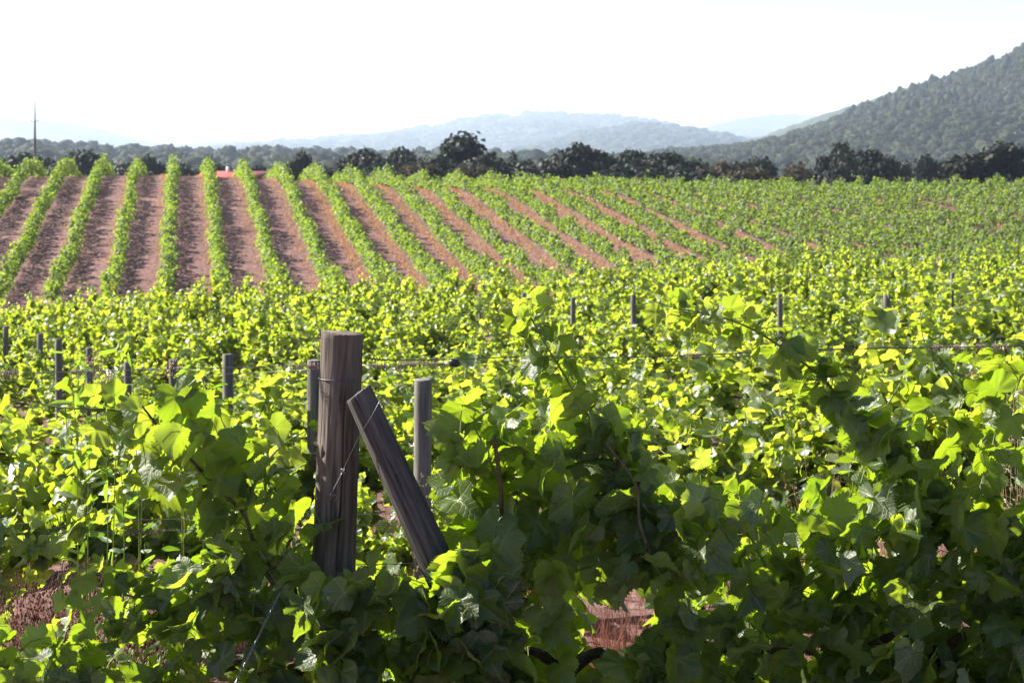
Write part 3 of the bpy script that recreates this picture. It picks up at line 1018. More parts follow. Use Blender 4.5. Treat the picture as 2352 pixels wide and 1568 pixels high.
dry_curls(840, 1040, 838, 833, 30, 'knotted brown dried tendrils wound along the thin wire before the black clip', .05, 1)
dry_curls(160, 260, 853, 851, 16, 'dried tendril coils on the upper left wire below the weeds', 0, 2)
dry_curls(640, 725, 841, 838, 16, 'few dried tendril twists on the wire close to the thick post', 0, 3)
dry_curls(0, 40, 856, 856, 12, 'dried tendril loop on the wire at the left edge', 0, 4)
dry_curls(290, 380, 1219, 1217, 24, 'dried tendril bits on the low left wire', 0, 5)
dry_curls(1575, 1600, 815, 814, 12, 'small dried tendril knot on the upper right wire', 0, 6)
dry_curls(2150, 2330, 797, 794, 22, 'scattered dried tendrils on the wires at the right edge', 0, 7)


# ------------------------------------------------------------------ the front row
def in_poly(u, v, poly):
    c = False
    j = len(poly) - 1
    for i in range(len(poly)):
        (xi, yi), (xj, yj) = poly[i], poly[j]
        if (yi > v) != (yj > v) and u < (xj - xi) * (v - yi) / (yj - yi) + xi:
            c = not c
        j = i
    return c


HOLES = [[(1372, 1368), (1500, 1365), (1512, 1470), (1440, 1525), (1340, 1480)],
         [(822, 1120), (900, 1120), (985, 1290), (960, 1300), (900, 1280), (822, 1260)],
         [(745, 760), (838, 760), (835, 1140), (800, 1270), (770, 1270), (735, 1130)],
         [(800, 870), (895, 870), (1050, 1240), (1010, 1330), (915, 1320), (815, 1010)],
         [(1910, 900), (1960, 950), (1960, 1080), (1880, 1080), (1850, 1000)]]


class FrontVine:
    def __init__(s, base_u, label, seed):
        s.rg = np.random.default_rng(seed)
        b = WF(base_u, 1600)
        b[2] = gz(b[0], b[1])
        s.base = b
        s.root = empty('grapevine', b)
        tag(s.root, label, 'grapevine', 'grapevines of the front row')
        s.fo = Foliage()

    def leaf(s, p, sz, side, anchor=None, face=0.0, out=None, tone=0.0):
        rg = s.rg
        outw = np.array([0, side, 0.0]) if out is None else out
        n = SUN_DIR * 0.35 + np.array([0, 0, 0.22]) + outw * 0.35 + np.array([0, -face * 0.6, 0]) + rg.normal(size=3) * 0.72
        if rg.random() < np.interp(p[2] - s.base[2], [0.5, 0.9], [0.05, 0.50]):
            n = np.array([-0.45, 0.62, 0.5]) + rg.normal(size=3) * 0.38      # upper side turned to the sun, away from the lane
        t = np.array([0, 0, -0.65]) + outw * 0.5 + rg.normal(size=3) * 0.55
        s.fo.add(p, n, t, sz, anchor, tone)

    def fill(s, poly, count, sz=(0.055, 0.095), depth=(-0.20, 0.24), face=0.3):
        rg = s.rg
        us = [a for a, b in poly]
        vs = [b for a, b in poly]
        k = tries = 0
        while k < count and tries < count * 60:
            tries += 1
            u, v = rg.uniform(min(us), max(us)), rg.uniform(min(vs), max(vs))
            if not in_poly(u, v, poly) or any(in_poly(u, v, h) for h in HOLES):
                continue
            dd = rg.uniform(*depth)
            p = W(u, v, FD(u) + dd)
            if p[2] < gz(p[0], p[1]) + 0.05:
                continue
            a = p + unit(rg.normal(size=3) + np.array([0, 0.3, -0.4])) * rg.uniform(0.05, 0.09)
            s.leaf(p, rg.uniform(*sz), -1 if dd < 0.02 else 1, a, face if dd < 0.05 else 0)
            k += 1

    def shoot(s, uv, r0=0.005, r1=0.002, dd=(0, 0), sz=(0.085, 0.03), step=0.05, green=True, leaves=True, spread=0.07, face=0.2, both=False):
        rg = s.rg
        n = len(uv)
        pts = spline([W(u, v, FD(u) + np.interp(i / (n - 1), [0, 1], dd)) for i, (u, v) in enumerate(uv)], 40)
        m = MB()
        m.tube(pts - s.base, np.linspace(r0, r1, 40), 6)
        m.build('shoot' if green else 'cane', M_GREEN_STEM if green else M_CANE, s.root)
        if not leaves:
            return pts
        seg = np.concatenate([[0], np.cumsum(np.linalg.norm(np.diff(pts, axis=0), axis=1))])
        L = seg[-1]
        k = 0
        for q in np.arange(step * 0.6, L, step):
            b = np.array([np.interp(q, seg, pts[:, i]) for i in range(3)])
            tg = np.array([np.interp(min(q + .02, L), seg, pts[:, i]) for i in range(3)]) - b
            f = q / L
            for rep in range(2 if both else 1):
                k += 1
                sd = (1 if k % 2 else -1)
                perp = unit(np.cross(unit(tg), [0, 1, 0]) * sd + rg.normal(size=3) * 0.45 + np.array([0, rg.choice([-0.7, 0.5]), 0]))
                size = np.interp(f, [0, 1], sz) * rg.uniform(0.8, 1.2)
                p = b + perp * spread * (0.4 + 0.6 * size / sz[0])
                s.leaf(p, size, -1 if perp[1] < 0 else 1, b, face, perp, 0.42 * max(0.0, f - 0.35))
        return pts

    def tendril(s, uv, dd=0.0, r=0.0011, curl=None):
        pts = spline([W(u, v, FD(u) + dd) for u, v in uv], 30)
        m = MB()
        m.tube(pts - s.base, np.linspace(r, r * 0.7, 30), 5)
        m.build('tendril', M_TENDRIL, s.root)

    def build(s, arm=0.2):
        P = np.array(s.fo.pos) - s.base
        pick = s.rg.integers(0, 3, len(P))
        vs, f3s, f4s, lps, off = [], [], [], [], 0
        for q, tp in enumerate((T_NEAR, T_NEAR2, T_NEAR3)):
            m = pick == q
            a, b, c, e = make_leaves(tp, P[m], np.array(s.fo.n)[m], np.array(s.fo.t)[m], np.array(s.fo.sz)[m] * 0.94, s.rg, 1.15)
            e = e.copy()
            e[:, 2] = np.minimum(0.96, e[:, 2] + np.repeat(np.array(s.fo.tone)[m], tp[0].shape[0])) if len(a) else e[:, 2]
            vs.append(a)
            f3s.append(b + off)
            f4s.append(c + off)
            lps.append(e)
            off += len(a)
        v, f3, f4, lp = np.vstack(vs), np.vstack(f3s), np.vstack(f4s), np.vstack(lps)
        pet = MB()
        s.fo.petioles(pet, s.base)
        pv, pf = np.vstack(pet.v), np.vstack(pet.f4)
        mi = np.concatenate([np.zeros(len(f3) + len(f4), int), np.ones(len(pf), int)])
        mesh_np('foliage', np.vstack([v, pv]), [f3, np.vstack([f4, pf + len(v)])], [M_LEAF, M_GREEN_STEM], mat_idx=mi, smooth=True,
                leaf_pos=np.vstack([lp, np.zeros((len(pv), 3))]), parent=s.root)
        tr = MB()
        rg = s.rg
        h = 0.55
        pts = spline([(0, 0, -0.1), (0.03, 0.01, 0.2), (-0.02, 0, 0.42), (0.01, 0.02, h)], 16)
        tr.tube(pts, np.linspace(0.036, 0.024, 16) * rg.uniform(0.88, 1.15, 16), 9)
        for sg in (-1, 1):
            tr.tube(spline([pts[-1], (sg * arm * 0.5, 0.03, h + 0.05), (sg * arm, 0.0, h + 0.03)], 9), np.linspace(0.022, 0.010, 9), 7)
        tr.build('trunk', M_BARK, s.root)


# vine left of the thick post
A_ = FrontVine(640, 'large-leaved grapevine arching up just left of the thick post, red-spotted leaf by it', 41)
A_.shoot([(705, 1465), (640, 1360), (590, 1270), (560, 1180), (500, 1120), (430, 1045), (370, 985), (325, 930)], 0.0085, 0.003, (0, -0.08), (0.10, 0.07), 0.055, green=False, spread=0.09, face=0.5, both=True)
A_.shoot([(560, 1180), (600, 1080), (650, 1020), (700, 990)], 0.005, 0.002, (-0.05, 0.05), (0.09, 0.055), 0.05, face=0.3)
A_.shoot([(430, 1045), (440, 960), (460, 905), (475, 880)], 0.004, 0.002, (-0.05, 0.02), (0.08, 0.05), 0.045)
A_.shoot([(390, 985), (330, 960), (250, 940), (140, 935), (60, 915), (0, 880)], 0.004, 0.002, (0.05, 0.15), (0.075, 0.055), 0.05)
A_.fill([(285, 950), (340, 890), (470, 890), (540, 970), (600, 1000), (700, 1010), (725, 1100), (715, 1180), (760, 1200), (780, 1290), (700, 1350), (560, 1310), (440, 1250), (350, 1110), (300, 1030)], 46, (0.05, 0.11), (-0.16, 0.16), 0.45)
A_.shoot([(600, 1340), (520, 1320), (430, 1330), (330, 1370), (250, 1350), (170, 1330), (115, 1335)], 0.005, 0.0015, (0, -0.05), (0.085, 0.05), 0.032, face=0.2, both=True)
A_.fill([(360, 1300), (560, 1270), (720, 1340), (725, 1568), (330, 1568), (350, 1460), (230, 1440), (330, 1370)], 150, (0.045, 0.08), (-0.2, 0.25), 0.3)
A_.fill([(300, 1420), (360, 1440), (340, 1620), (100, 1620), (170, 1480)], 26, (0.045, 0.075))
A_.fill([(20, 1440), (330, 1380), (420, 1440), (400, 1600), (20, 1600)], 34, (0.045, 0.075), (-0.2, 0.25), 0.1)
A_.fill([(60, 1570), (730, 1560), (730, 1700), (60, 1700)], 90, (0.05, 0.09), (-0.3, 0.25))
A_.fill([(690, 1300), (760, 1255), (815, 1275), (900, 1340), (900, 1640), (760, 1640), (700, 1420)], 52, (0.06, 0.105), (-0.36, -0.12), 0.6)
A_.tendril([(425, 1110), (400, 1080), (395, 1110), (418, 1170), (425, 1215), (420, 1240), (410, 1245)], -0.14)
A_.tendril([(175, 1350), (160, 1370), (150, 1395), (165, 1405), (178, 1395)], -0.05, 0.0009)
A_.tendril([(175, 1350), (178, 1390), (185, 1420), (175, 1440)], -0.05, 0.0008)
A_.build()

# shoot coming in at the left edge
E_ = FrontVine(-260, 'pale round-leaved grapevine reaching in along the low wire at the left edge', 42)
E_.shoot([(-260, 1330), (-100, 1260), (0, 1232), (80, 1220), (150, 1205), (215, 1170)], 0.005, 0.002, (0, 0), (0.072, 0.05), 0.022, both=True, spread=0.05)
E_.fill([(-120, 1420), (10, 1430), (100, 1470), (110, 1560), (60, 1620), (-120, 1700)], 34, (0.05, 0.085), (-0.25, 0.25))
E_.fill([(-100, 1470), (60, 1450), (120, 1520), (110, 1700), (-100, 1700)], 26, (0.06, 0.09), (-0.3, 0.2), 0.4)
E_.fill([(90, 1470), (190, 1440), (240, 1470), (190, 1600), (100, 1600)], 14, (0.045, 0.075))
E_.build()

# vine right of the brace
B_ = FrontVine(1300, 'grapevine right of the brace with the tall shoot tip rising above the wires', 43)
B_.shoot([(1480, 1290), (1450, 1180), (1420, 1090), (1370, 985), (1330, 920), (1290, 850), (1250, 785), (1215, 720), (1195, 680)], 0.007, 0.0016, (0.0, -0.1), (0.098, 0.054), 0.034, spread=0.054, face=0.3, both=True)
B_.shoot([(1150, 1230), (1150, 1120), (1140, 1040), (1135, 1000)], 0.008, 0.006, (-0.1, -0.16), leaves=False, green=False)
B_.shoot([(1150, 1120), (1110, 1020), (1070, 950), (1040, 920)], 0.004, 0.002, (-0.08, -0.12), (0.105, 0.085), 0.05, face=0.35)
B_.shoot([(1500, 1290), (1470, 1200), (1460, 1110), (1395, 1020)], 0.006, 0.004, (-0.2, -0.16), leaves=False, green=False)
B_.fill([(1015, 935), (1080, 915), (1130, 930), (1240, 990), (1330, 1010), (1430, 985), (1490, 1050), (1560, 1110), (1560, 1250), (1010, 1250), (1010, 1190), (985, 1160), (1030, 1060)], 66, (0.055, 0.115), (-0.2, 0.2), 0.4)
B_.fill([(1010, 1220), (1560, 1220), (1560, 1390), (1500, 1390), (1380, 1390), (1340, 1500), (1340, 1700), (760, 1700), (760, 1310), (860, 1290), (970, 1310)], 270, (0.06, 0.105), (-0.32, 0.28), 0.45)
B_.fill([(835, 1120), (900, 1120), (960, 1240), (900, 1270)], 5, (0.06, 0.08), (0.05, 0.2), 0.4)
B_.fill([(920, 1360), (1060, 1330), (1110, 1290), (1180, 1330), (1180, 1620), (900, 1620)], 60, (0.075, 0.11), (-0.34, -0.2), 0.8)
B_.fill([(900, 1350), (1340, 1350), (1330, 1700), (800, 1700)], 80, (0.07, 0.10), (0.25, 0.45), 0.2)
B_.leaf(W(905, 1120, 5.75), 0.105, 1, W(960, 1160, 5.75), 0.6)
B_.fill([(1020, 945), (1090, 925), (1240, 970), (1340, 900), (1420, 1000), (1480, 1120), (1420, 1240), (1040, 1240), (1030, 1080)], 46, (0.085, 0.12), (-0.12, 0.14), 0.3)
B_.tendril([(1192, 700), (1178, 690), (1160, 700), (1150, 715), (1155, 735), (1165, 738)], -0.1)
B_.tendril([(1192, 718), (1175, 716), (1160, 705), (1200, 700), (1220, 690)], -0.1, 0.0009)
B_.tendril([(1205, 790), (1195, 840), (1180, 870), (1160, 880), (1142, 865), (1148, 850)], -0.1)
B_.tendril([(1195, 685), (1180, 665), (1185, 650)], -0.1, 0.0008)
B_.build()

C_ = FrontVine(1720, 'grapevine in the front row with the low dip and straw gap beside it', 44)
C_.fill([(1540, 1120), (1640, 1090), (1720, 1140), (1840, 1160), (1900, 1230), (1930, 1400), (1930, 1700), (1500, 1700), (1420, 1540), (1510, 1470), (1510, 1380), (1530, 1250)], 270, (0.055, 0.10), (-0.3, 0.28), 0.45)
C_.fill([(1500, 1330), (1930, 1330), (1930, 1700), (1530, 1700)], 80, (0.07, 0.10), (0.25, 0.5), 0.2)
C_.fill([(1340, 1530), (1520, 1500), (1520, 1700), (1340, 1700)], 45, (0.05, 0.09), (-0.3, 0.2), 0.3)
C_.fill([(1850, 1100), (1930, 1120), (1960, 1260), (1880, 1280)], 20, (0.06, 0.09))
C_.shoot([(1760, 1300), (1700, 1190), (1640, 1110), (1570, 1065)], 0.005, 0.002, (-0.1, 0), (0.085, 0.05), 0.05)
C_.tendril([(1740, 1220), (1760, 1260), (1740, 1275), (1725, 1260)], -0.2)
C_.build()

D_ = FrontVine(2150, 'bushy dark grapevine at right whose long shoot arches left over the wires', 45)
D_.shoot([(2180, 1260), (2100, 1130), (2040, 1060), (1975, 975), (1930, 915), (1880, 860), (1800, 800), (1740, 762), (1680, 735), (1600, 715), (1545, 705), (1500, 690)], 0.007, 0.0013, (-0.05, -0.1), (0.096, 0.046), 0.036, spread=0.05, face=0.3, both=True)
D_.fill([(1895, 930), (1960, 920), (2030, 960), (2090, 960), (2170, 880), (2250, 830), (2352, 815), (2700, 800), (2700, 1150), (1960, 1150), (1900, 1060)], 115, (0.06, 0.105), (-0.22, 0.26), 0.4)
D_.fill([(1900, 1130), (2700, 1130), (2700, 1400), (1910, 1400)], 250, (0.06, 0.11), (-0.34, 0.28), 0.45)
D_.fill([(1900, 1380), (2700, 1380), (2700, 1700), (1910, 1700)], 330, (0.06, 0.11), (-0.36, 0.28), 0.45)
D_.fill([(1900, 1280), (2700, 1280), (2700, 1700), (1910, 1700)], 150, (0.07, 0.11), (0.25, 0.5), 0.2)
D_.tendril([(1545, 708), (1538, 740), (1525, 765), (1505, 785), (1495, 775)], -0.1)
D_.tendril([(1527, 760), (1530, 790), (1545, 800), (1550, 790)], -0.1, 0.0009)
D_.tendril([(1590, 725), (1588, 770), (1585, 810), (1580, 850)], -0.1)
D_.tendril([(1740, 800), (1730, 840), (1735, 870), (1745, 910)], -0.1)
D_.tendril([(1815, 800), (1800, 830), (1770, 840), (1785, 870), (1790, 850)], -0.1)
D_.tendril([(1960, 1090), (1955, 1130), (1930, 1160), (1905, 1155)], -0.2)
D_.tendril([(2352, 720), (2325, 690), (2310, 670)], -0.1)
D_.shoot([(2600, 1000), (2500, 860), (2420, 780), (2352, 720), (2318, 675)], 0.004, 0.0012, (0.2, 0.1), (0.05, 0.022), 0.06)
D_.shoot([(2230, 930), (2180, 860), (2130, 800), (2115, 740), (2125, 700)], 0.003, 0.0012, (0.2, 0.3), (0.05, 0.02), 0.06)
D_.build()


# ------------------------------------------------------------------ weeds and dry grass
def blades(name, pts, h, mat, rg, width=0.004, lean=0.35, per=1):
    """one object of bent grass blades standing at pts (N, 3)"""
    P = np.repeat(np.asarray(pts), per, axis=0)
    N = len(P)
    hh = rg.uniform(0.5, 1.15, N) * h
    az = rg.uniform(0, 6.28, N)
    ln = rg.uniform(0.05, lean, N)
    d = np.stack([np.cos(az), np.sin(az), np.zeros(N)], -1)
    s = np.stack([-np.sin(az + rg.normal(0, 1, N)), np.cos(az), np.zeros(N)], -1)
    lv = []
    for q, wq in ((0, 1.0), (0.5, 0.8), (1.0, 0.12)):
        c = P + np.array([0, 0, 1.0]) * (hh * q * (1 - 0.25 * ln * q))[:, None] + d * (hh * ln * q * q)[:, None]
        lv += [c - s * width * wq, c + s * width * wq]
    V = np.stack(lv, 1).reshape(-1, 3)
    o = np.arange(N)[:, None] * 6
    F = np.vstack([o + np.array([[0, 1, 3, 2]]), o + np.array([[2, 3, 5, 4]])])
    return mesh_np(name, V, [F], mat)


rg = np.random.default_rng(5)


def ground_pts(x0, x1, d0, d1, n, clump=0.0):
    x = rg.uniform(x0, x1, n)
    d = rg.uniform(d0, d1, n)
    if clump:
        c = rg.integers(0, max(1, n // 25), n)
        cx, cd = rg.uniform(x0, x1, n), rg.uniform(d0, d1, n)
        x = cx[c] + rg.normal(0, clump, n)
        d = cd[c] + rg.normal(0, clump, n)
    return np.stack([x, d, ground_z(x, d) - 0.01], -1)


o = blades('dry_grass', ground_pts(-3.2, 3.4, 6.2, 11.0, 6500, 0.14), 0.22, M_STRAW_RED, rg, 0.0025, 0.8)
tag(o, 'rusty dry grass tufts on the earth between the first two vine rows', 'dry grass', kind='stuff')
o = blades('dry_grass', ground_pts(-9, 9, 10.4, 30, 9000, 0.25), 0.25, M_STRAW, rg, 0.006, 0.7)
tag(o, 'straw coloured grass under the vines of the middle rows', 'dry grass', kind='stuff')

gp = W(1440, 1500, 7.4)
pts = np.stack([gp[0] + rg.normal(0, 0.10, 260), 7.4 + rg.normal(0, 0.12, 260), np.zeros(260)], -1)
pts[:, 2] = ground_z(pts[:, 0], pts[:, 1])
o = blades('grass_clump', pts, 0.52, M_STRAW_RED, rg, 0.003, 0.45)
tag(o, 'clump of tall reddish dry grass seen through the gap in the front leaves', 'grass clump')


def bush(u, d, H, R, n, stem_mat, head_mat, label, cat, name='dry_weed', head=0.006, seed=0, base=None):
    rg = np.random.default_rng(seed)
    p = W(u, 1500, d) if base is None else np.array(base, dtype=float)
    p[2] = gz(p[0], d)
    root = empty(name, p)
    st, hd = MB(), MB()
    for k in range(n):
        a, q = rg.uniform(0, 6.28), rg.uniform(0.1, 1) ** 0.5
        tip = np.array([math.cos(a) * R * q, math.sin(a) * R * q * 0.7, H * rg.uniform(0.55, 1.05)])
        c = spline([(0.01 * math.cos(a), 0.01 * math.sin(a), -0.02), tip * [0.35, 0.35, 0.5], tip], 7)
        st.tube(c, np.linspace(0.0022, 0.0008, 7), 3, cap=False)
        for b in range(7):
            s0 = c[rg.integers(3, 7)]
            e = s0 + rg.normal(size=3) * [0.04, 0.04, 0.03] + [0, 0, 0.02]
            st.tube([s0, 0.5 * (s0 + e) + [0, 0, .004], e], 0.0007, 3, cap=False)
            for hq in range(3):
                cc = e + rg.normal(size=3) * 0.008
                r = head * rg.uniform(0.6, 1.3)
                v = ICO1[0][:12] if False else ICO1[0]
                hd.add(cc + v * r * [0.7, 0.7, 1.5], None, ICO1[1])
    tag(st.build('stems', stem_mat, root), kind='stuff')
    tag(hd.build('seed_heads', head_mat, root), kind='stuff')
    tag(root, label, cat)
    return root


M_BROWN_STEM = simple('brown_stems', (0.16, 0.08, 0.05), 0.8, nscale=20)
bush(285, 6.9, 0.42, 0.20, 26, M_GREEN_STEM, M_SEED, 'pale straw seed-headed weed at the bottom left between the vine shoots', 'weed', head=0.006, seed=1)
bush(345, 7.2, 0.34, 0.16, 18, M_GREEN_STEM, M_SEED, 'lower pale seed-headed weed beside the straw one at bottom left', 'weed', head=0.005, seed=2)
bush(75, 8.0, 0.62, 0.36, 75, M_BROWN_STEM, M_STRAW_RED, 'dark rust brown dry bush on the shaded earth at the lower left', 'weed', head=0.005, seed=3)
bush(165, 8.2, 0.55, 0.28, 55, M_BROWN_STEM, M_STRAW_RED, 'smaller rust brown dry bush right of the larger one at lower left', 'weed', head=0.005, seed=4)
bush(320, 8.9, 0.40, 0.26, 45, M_BROWN_STEM, M_STRAW_RED, 'low reddish weed on the sunlit earth under the second vine row', 'weed', head=0.006, seed=5)
bush(1040, 9.2, 0.75, 0.22, 24, M_GREEN_STEM, M_SEED, 'pale yellowish seedy weed right of the grey post behind the brace', 'weed', head=0.006, seed=6)
bush(840, 8.9, 0.35, 0.22, 24, M_BROWN_STEM, M_STRAW_RED, 'reddish dry weed low between the thick post and the brace', 'weed', head=0.006, seed=7)
bush(1880, 8.6, 1.0, 0.18, 16, M_BROWN_STEM, M_SEED, 'withered pale stalk standing in the dark gap right of the middle', 'weed', head=0.004, seed=8)


def tall_weed(tops, d, label, seed):
    rg = np.random.default_rng(seed)
    b = W(tops[0][0] + 20, 1300, d)
    b[2] = gz(b[0], d)
    root = empty('flowering_weed', b)
    st, fl = MB(), MB()
    fo = Foliage()
    for (u, v, pink) in tops:
        t = W(u, v, d + rg.uniform(-.1, .1))
        bs = b + np.array([(t[0] - b[0]) * 0.7 + rg.normal(0, .02), rg.normal(0, .03), 0])
        c = spline([bs, 0.5 * (bs + t) + [rg.normal(0, .03), 0, 0.0], t], 24)
        st.tube(c - b, np.linspace(0.004, 0.0015, 24), 4)
        for i in range(4, 24):
            if rg.random() < 0.85:
                dr = unit(np.array([rg.normal(), rg.normal(), rg.uniform(0.0, 0.9)]))
                fo.add(c[i] + dr * 0.01, np.cross(dr, rg.normal(size=3)), dr, rg.uniform(0.06, 0.10))
        if pink:
            for k in range(60):
                q = c[-1] + rg.normal(size=3) * [0.028, 0.02, 0.022] + [rg.uniform(-.02, .02), 0, rg.uniform(-.04, .0)]
                fl.add(q - b + ICO1[0] * rg.uniform(0.002, 0.0055), None, ICO1[1])
    tag(st.build('stems', M_GREEN_STEM, root), kind='stuff')
    v2, f3, f4 = leaf_template(10, [1.0])
    nar = (v2 * 0 + np.stack([np.sin(np.linspace(-math.pi, math.pi, 11))[:11] * 0.13, np.linspace(0, 0, 11)], -1))
    th = np.linspace(0, 2 * math.pi, 10, endpoint=False)
    nar[0] = (0, 0.5)
    nar[1:] = np.stack([0.13 * np.sin(th), 0.5 - 0.5 * np.cos(th)], -1)
    fo.build('leaves', (nar, f3, f4), M_WEED_LEAF, rg, root, b, 0.6)
    if fl.n:
        tag(fl.build('flowers', M_PINK, root), kind='stuff')
    tag(root, label, 'weed')


tall_weed([(215, 815, 1), (180, 850, 0), (240, 870, 1), (160, 810, 0)], 7.6, 'tall narrow-leaved weed with pinkish fluffy tops between the left posts', 61)
tall_weed([(275, 800, 0), (300, 770, 0), (390, 835, 1), (330, 850, 0), (255, 790, 0)], 7.9, 'bushier narrow-leaved weed with one pink flower head near the pale stub post', 62)
tall_weed([(455, 830, 0), (440, 800, 0), (480, 860, 0)], 8.1, 'green weed tips without flowers left of the dark square-topped post', 63)


def oats():
    b = W(2320, 1200, 5.95)
    b[2] = gz(b[0], b[1])
    root = empty('wild_oats', b)
    rg = np.random.default_rng(71)
    st, hk = MB(), MB()
    for k in range(18):
        t = W(rg.uniform(2220, 2400), rg.uniform(850, 905), 5.95 + rg.normal(0, 0.06))
        c = spline([b + rg.normal(size=3) * [.03, .03, 0], 0.5 * (b + t) + rg.normal(size=3) * [.02, .02, 0], t], 20)
        st.tube(c - b, np.linspace(0.0018, 0.0007, 20), 3)
        for q in range(10):
            s0 = c[19 - q] if q < 6 else c[rg.integers(12, 20)]
            e = s0 + np.array([rg.uniform(0.01, 0.07), rg.normal(0, .02), -rg.uniform(0.0, 0.05)])
            st.tube(np.array([s0, 0.5 * (s0 + e) + [0, 0, .01], e]) - b, 0.0006, 3, cap=False)
            dr = unit(np.array([rg.uniform(0.2, 1.0), rg.normal(0, .3), -rg.uniform(0.1, 0.9)]))
            hk.tube(np.array([e, e + dr * 0.008, e + dr * 0.018, e + dr * 0.028]) - b, [0.0006, 0.003, 0.0025, 0.0004], 5)
    tag(st.build('stems', M_SEED, root), kind='stuff')
    tag(hk.build('husks', M_OAT, root), kind='stuff')
    tag(root, 'clump of wild oats with drooping silvery husks at the right edge', 'wild oats')


oats()


# ------------------------------------------------------------------ the far slope: one object per vine row
def fr_point(n, y):
    x = FR_X0 + FR_SP * n + FR_DIR[0] * (y - 92.0)
    return x


ORD = {0: 'the nearly upright one', }
NUMW = ['', 'first', 'second', 'third', 'fourth', 'fifth', 'sixth', 'seventh', 'eighth', 'ninth', 'tenth', 'eleventh', 'twelfth', 'thirteenth', 'fourteenth', 'fifteenth', 'sixteenth', 'seventeenth', 'eighteenth', 'nineteenth', 'twentieth', 'twenty-first', 'twenty-second', 'twenty-third', 'twenty-fourth', 'twenty-fifth', 'twenty-sixth', 'twenty-seventh', 'twenty-eighth', 'twenty-ninth']
straw_pts = []


def far_row(n):
    rg = np.random.default_rng(500 + n)
    y0, y1 = 84.0, 152.0
    per_m = 190
    N = int((y1 - y0) * per_m)
    y = rg.uniform(y0, y1, N)
    # plants about 1.2 m apart with their own height and vigour, and a few gaps
    pl = np.arange(y0 - 2, y1 + 2, 1.15) + rg.normal(0, 0.15, len(np.arange(y0 - 2, y1 + 2, 1.15)))
    Hh = rg.normal(0.84 if n > 6 else 1.02, 0.19, len(pl))
    vig = np.clip(rg.normal(1.0, 0.22, len(pl)), 0.45, 1.5)
    vig[rg.random(len(pl)) < (0.02 if n < 8 else 0.035)] = 0.15
    i = np.argmin(np.abs(y[:, None] - pl[None, :]), axis=1)
    keep = rg.random(N) < np.clip(vig[i], 0, 1)
    y, i = y[keep], i[keep]
    N = len(y)
    yy = np.clip(np.abs(y - pl[i]), 0, 0.6)
    zr = rg.beta(1.3, 1.2, N)
    wide = (0.27 if n > 6 else 0.34) * vig[i] * (1 - 0.35 * np.abs(zr - 0.45) * 2) * (1 - (0.55 if n < 7 else 0.35) * (yy / 0.6) ** 2)
    ang = rg.normal(0, 0.62, N)
    xo = np.clip(ang, -1.5, 1.5) * wide
    zz = 0.18 + zr * 1.08 * Hh[i] * (1 - 0.42 * (yy / 0.6) ** 2) + (rg.random(N) < 0.05) * rg.uniform(0, 0.25, N)
    xc = fr_point(n, y) + xo + 0.07 * np.sin(y * 0.35 + n)
    P = np.stack([xc, y, ground_z(xc, y) + zz], -1)
    # outside the frame nothing is needed
    inside = (np.abs(P[:, 0] / P[:, 1]) < 0.285)
    P, xo, zr = P[inside], xo[inside], zr[inside]
    N = len(P)
    if N < 200:
        return
    nr = unit(np.stack([xo * 2.6, (y - pl[i])[inside] * 0.9, np.full(N, 0.18)], -1) + SUN_DIR * 0.15 + rg.normal(size=(N, 3)) * 0.42)
    tp = np.stack([rg.normal(0, 1, N), rg.normal(0, 1, N), -rg.uniform(0, 1, N)], -1)
    tp = unit(tp - (tp * nr).sum(-1, keepdims=True) * nr)
    sd = np.cross(tp, nr)
    sz = rg.uniform(0.055, 0.105, N)[:, None]
    V = np.stack([P + tp * sz * 1.1, P + sd * sz * 0.85 + nr * sz * 0.25, P - tp * sz * 0.9, P - sd * sz * 0.85 + nr * sz * 0.25], 1).reshape(-1, 3)
    base = np.arange(N)[:, None] * 4
    F = np.vstack([base + np.array([[0, 1, 2]]), base + np.array([[0, 2, 3]])])
    lp = np.zeros((N, 4, 3))
    lp[..., 2] = rg.beta(1.6, 1.6, (N, 1))
    b0 = np.array([fr_point(n, 92.0), 92.0, gz(fr_point(n, 92.0), 92.0)])
    root = empty('vine_row', b0)
    mesh_np('foliage', V - b0, [F], M_LEAF_FAR, leaf_pos=lp.reshape(-1, 3), parent=root)
    if n == 0:
        lab = 'far slope vine row, the one running straight up the picture'
    elif n < 0:
        lab = 'far slope vine row, %s to the left of the straight upright row' % NUMW[-n]
    else:
        lab = 'far slope vine row, %s to the right of the straight upright row' % NUMW[n]
    tag(root, lab, 'vine row', 'rows of vines climbing the far slope')
    # strip of dry grass on the sunny side of the row
    m = int((y1 - y0) * (14 if n < 4 else 34))
    ys = rg.uniform(y0, y1 - 8, m)
    xs = fr_point(n, ys) - np.abs(rg.normal(0.5, 0.20, m)) + 0.0
    xs = np.where(rg.random(m) < (0.2 if n < 5 else 0.4), fr_point(n, ys) - rg.uniform(0.2, 2.2, m), xs)
    k = np.abs(xs / ys) < 0.285
    straw_pts.append(np.stack([xs[k], ys[k], ground_z(xs[k], ys[k]) - 0.01], -1))


for n in range(-5, 27):
    far_row(n)
o = blades('dry_grass', np.vstack(straw_pts), 0.2, M_STRAW_FAR, rg, 0.022, 0.9)
tag(o, 'orange dry grass strips along the feet of the far vine rows', 'dry grass', kind='stuff')


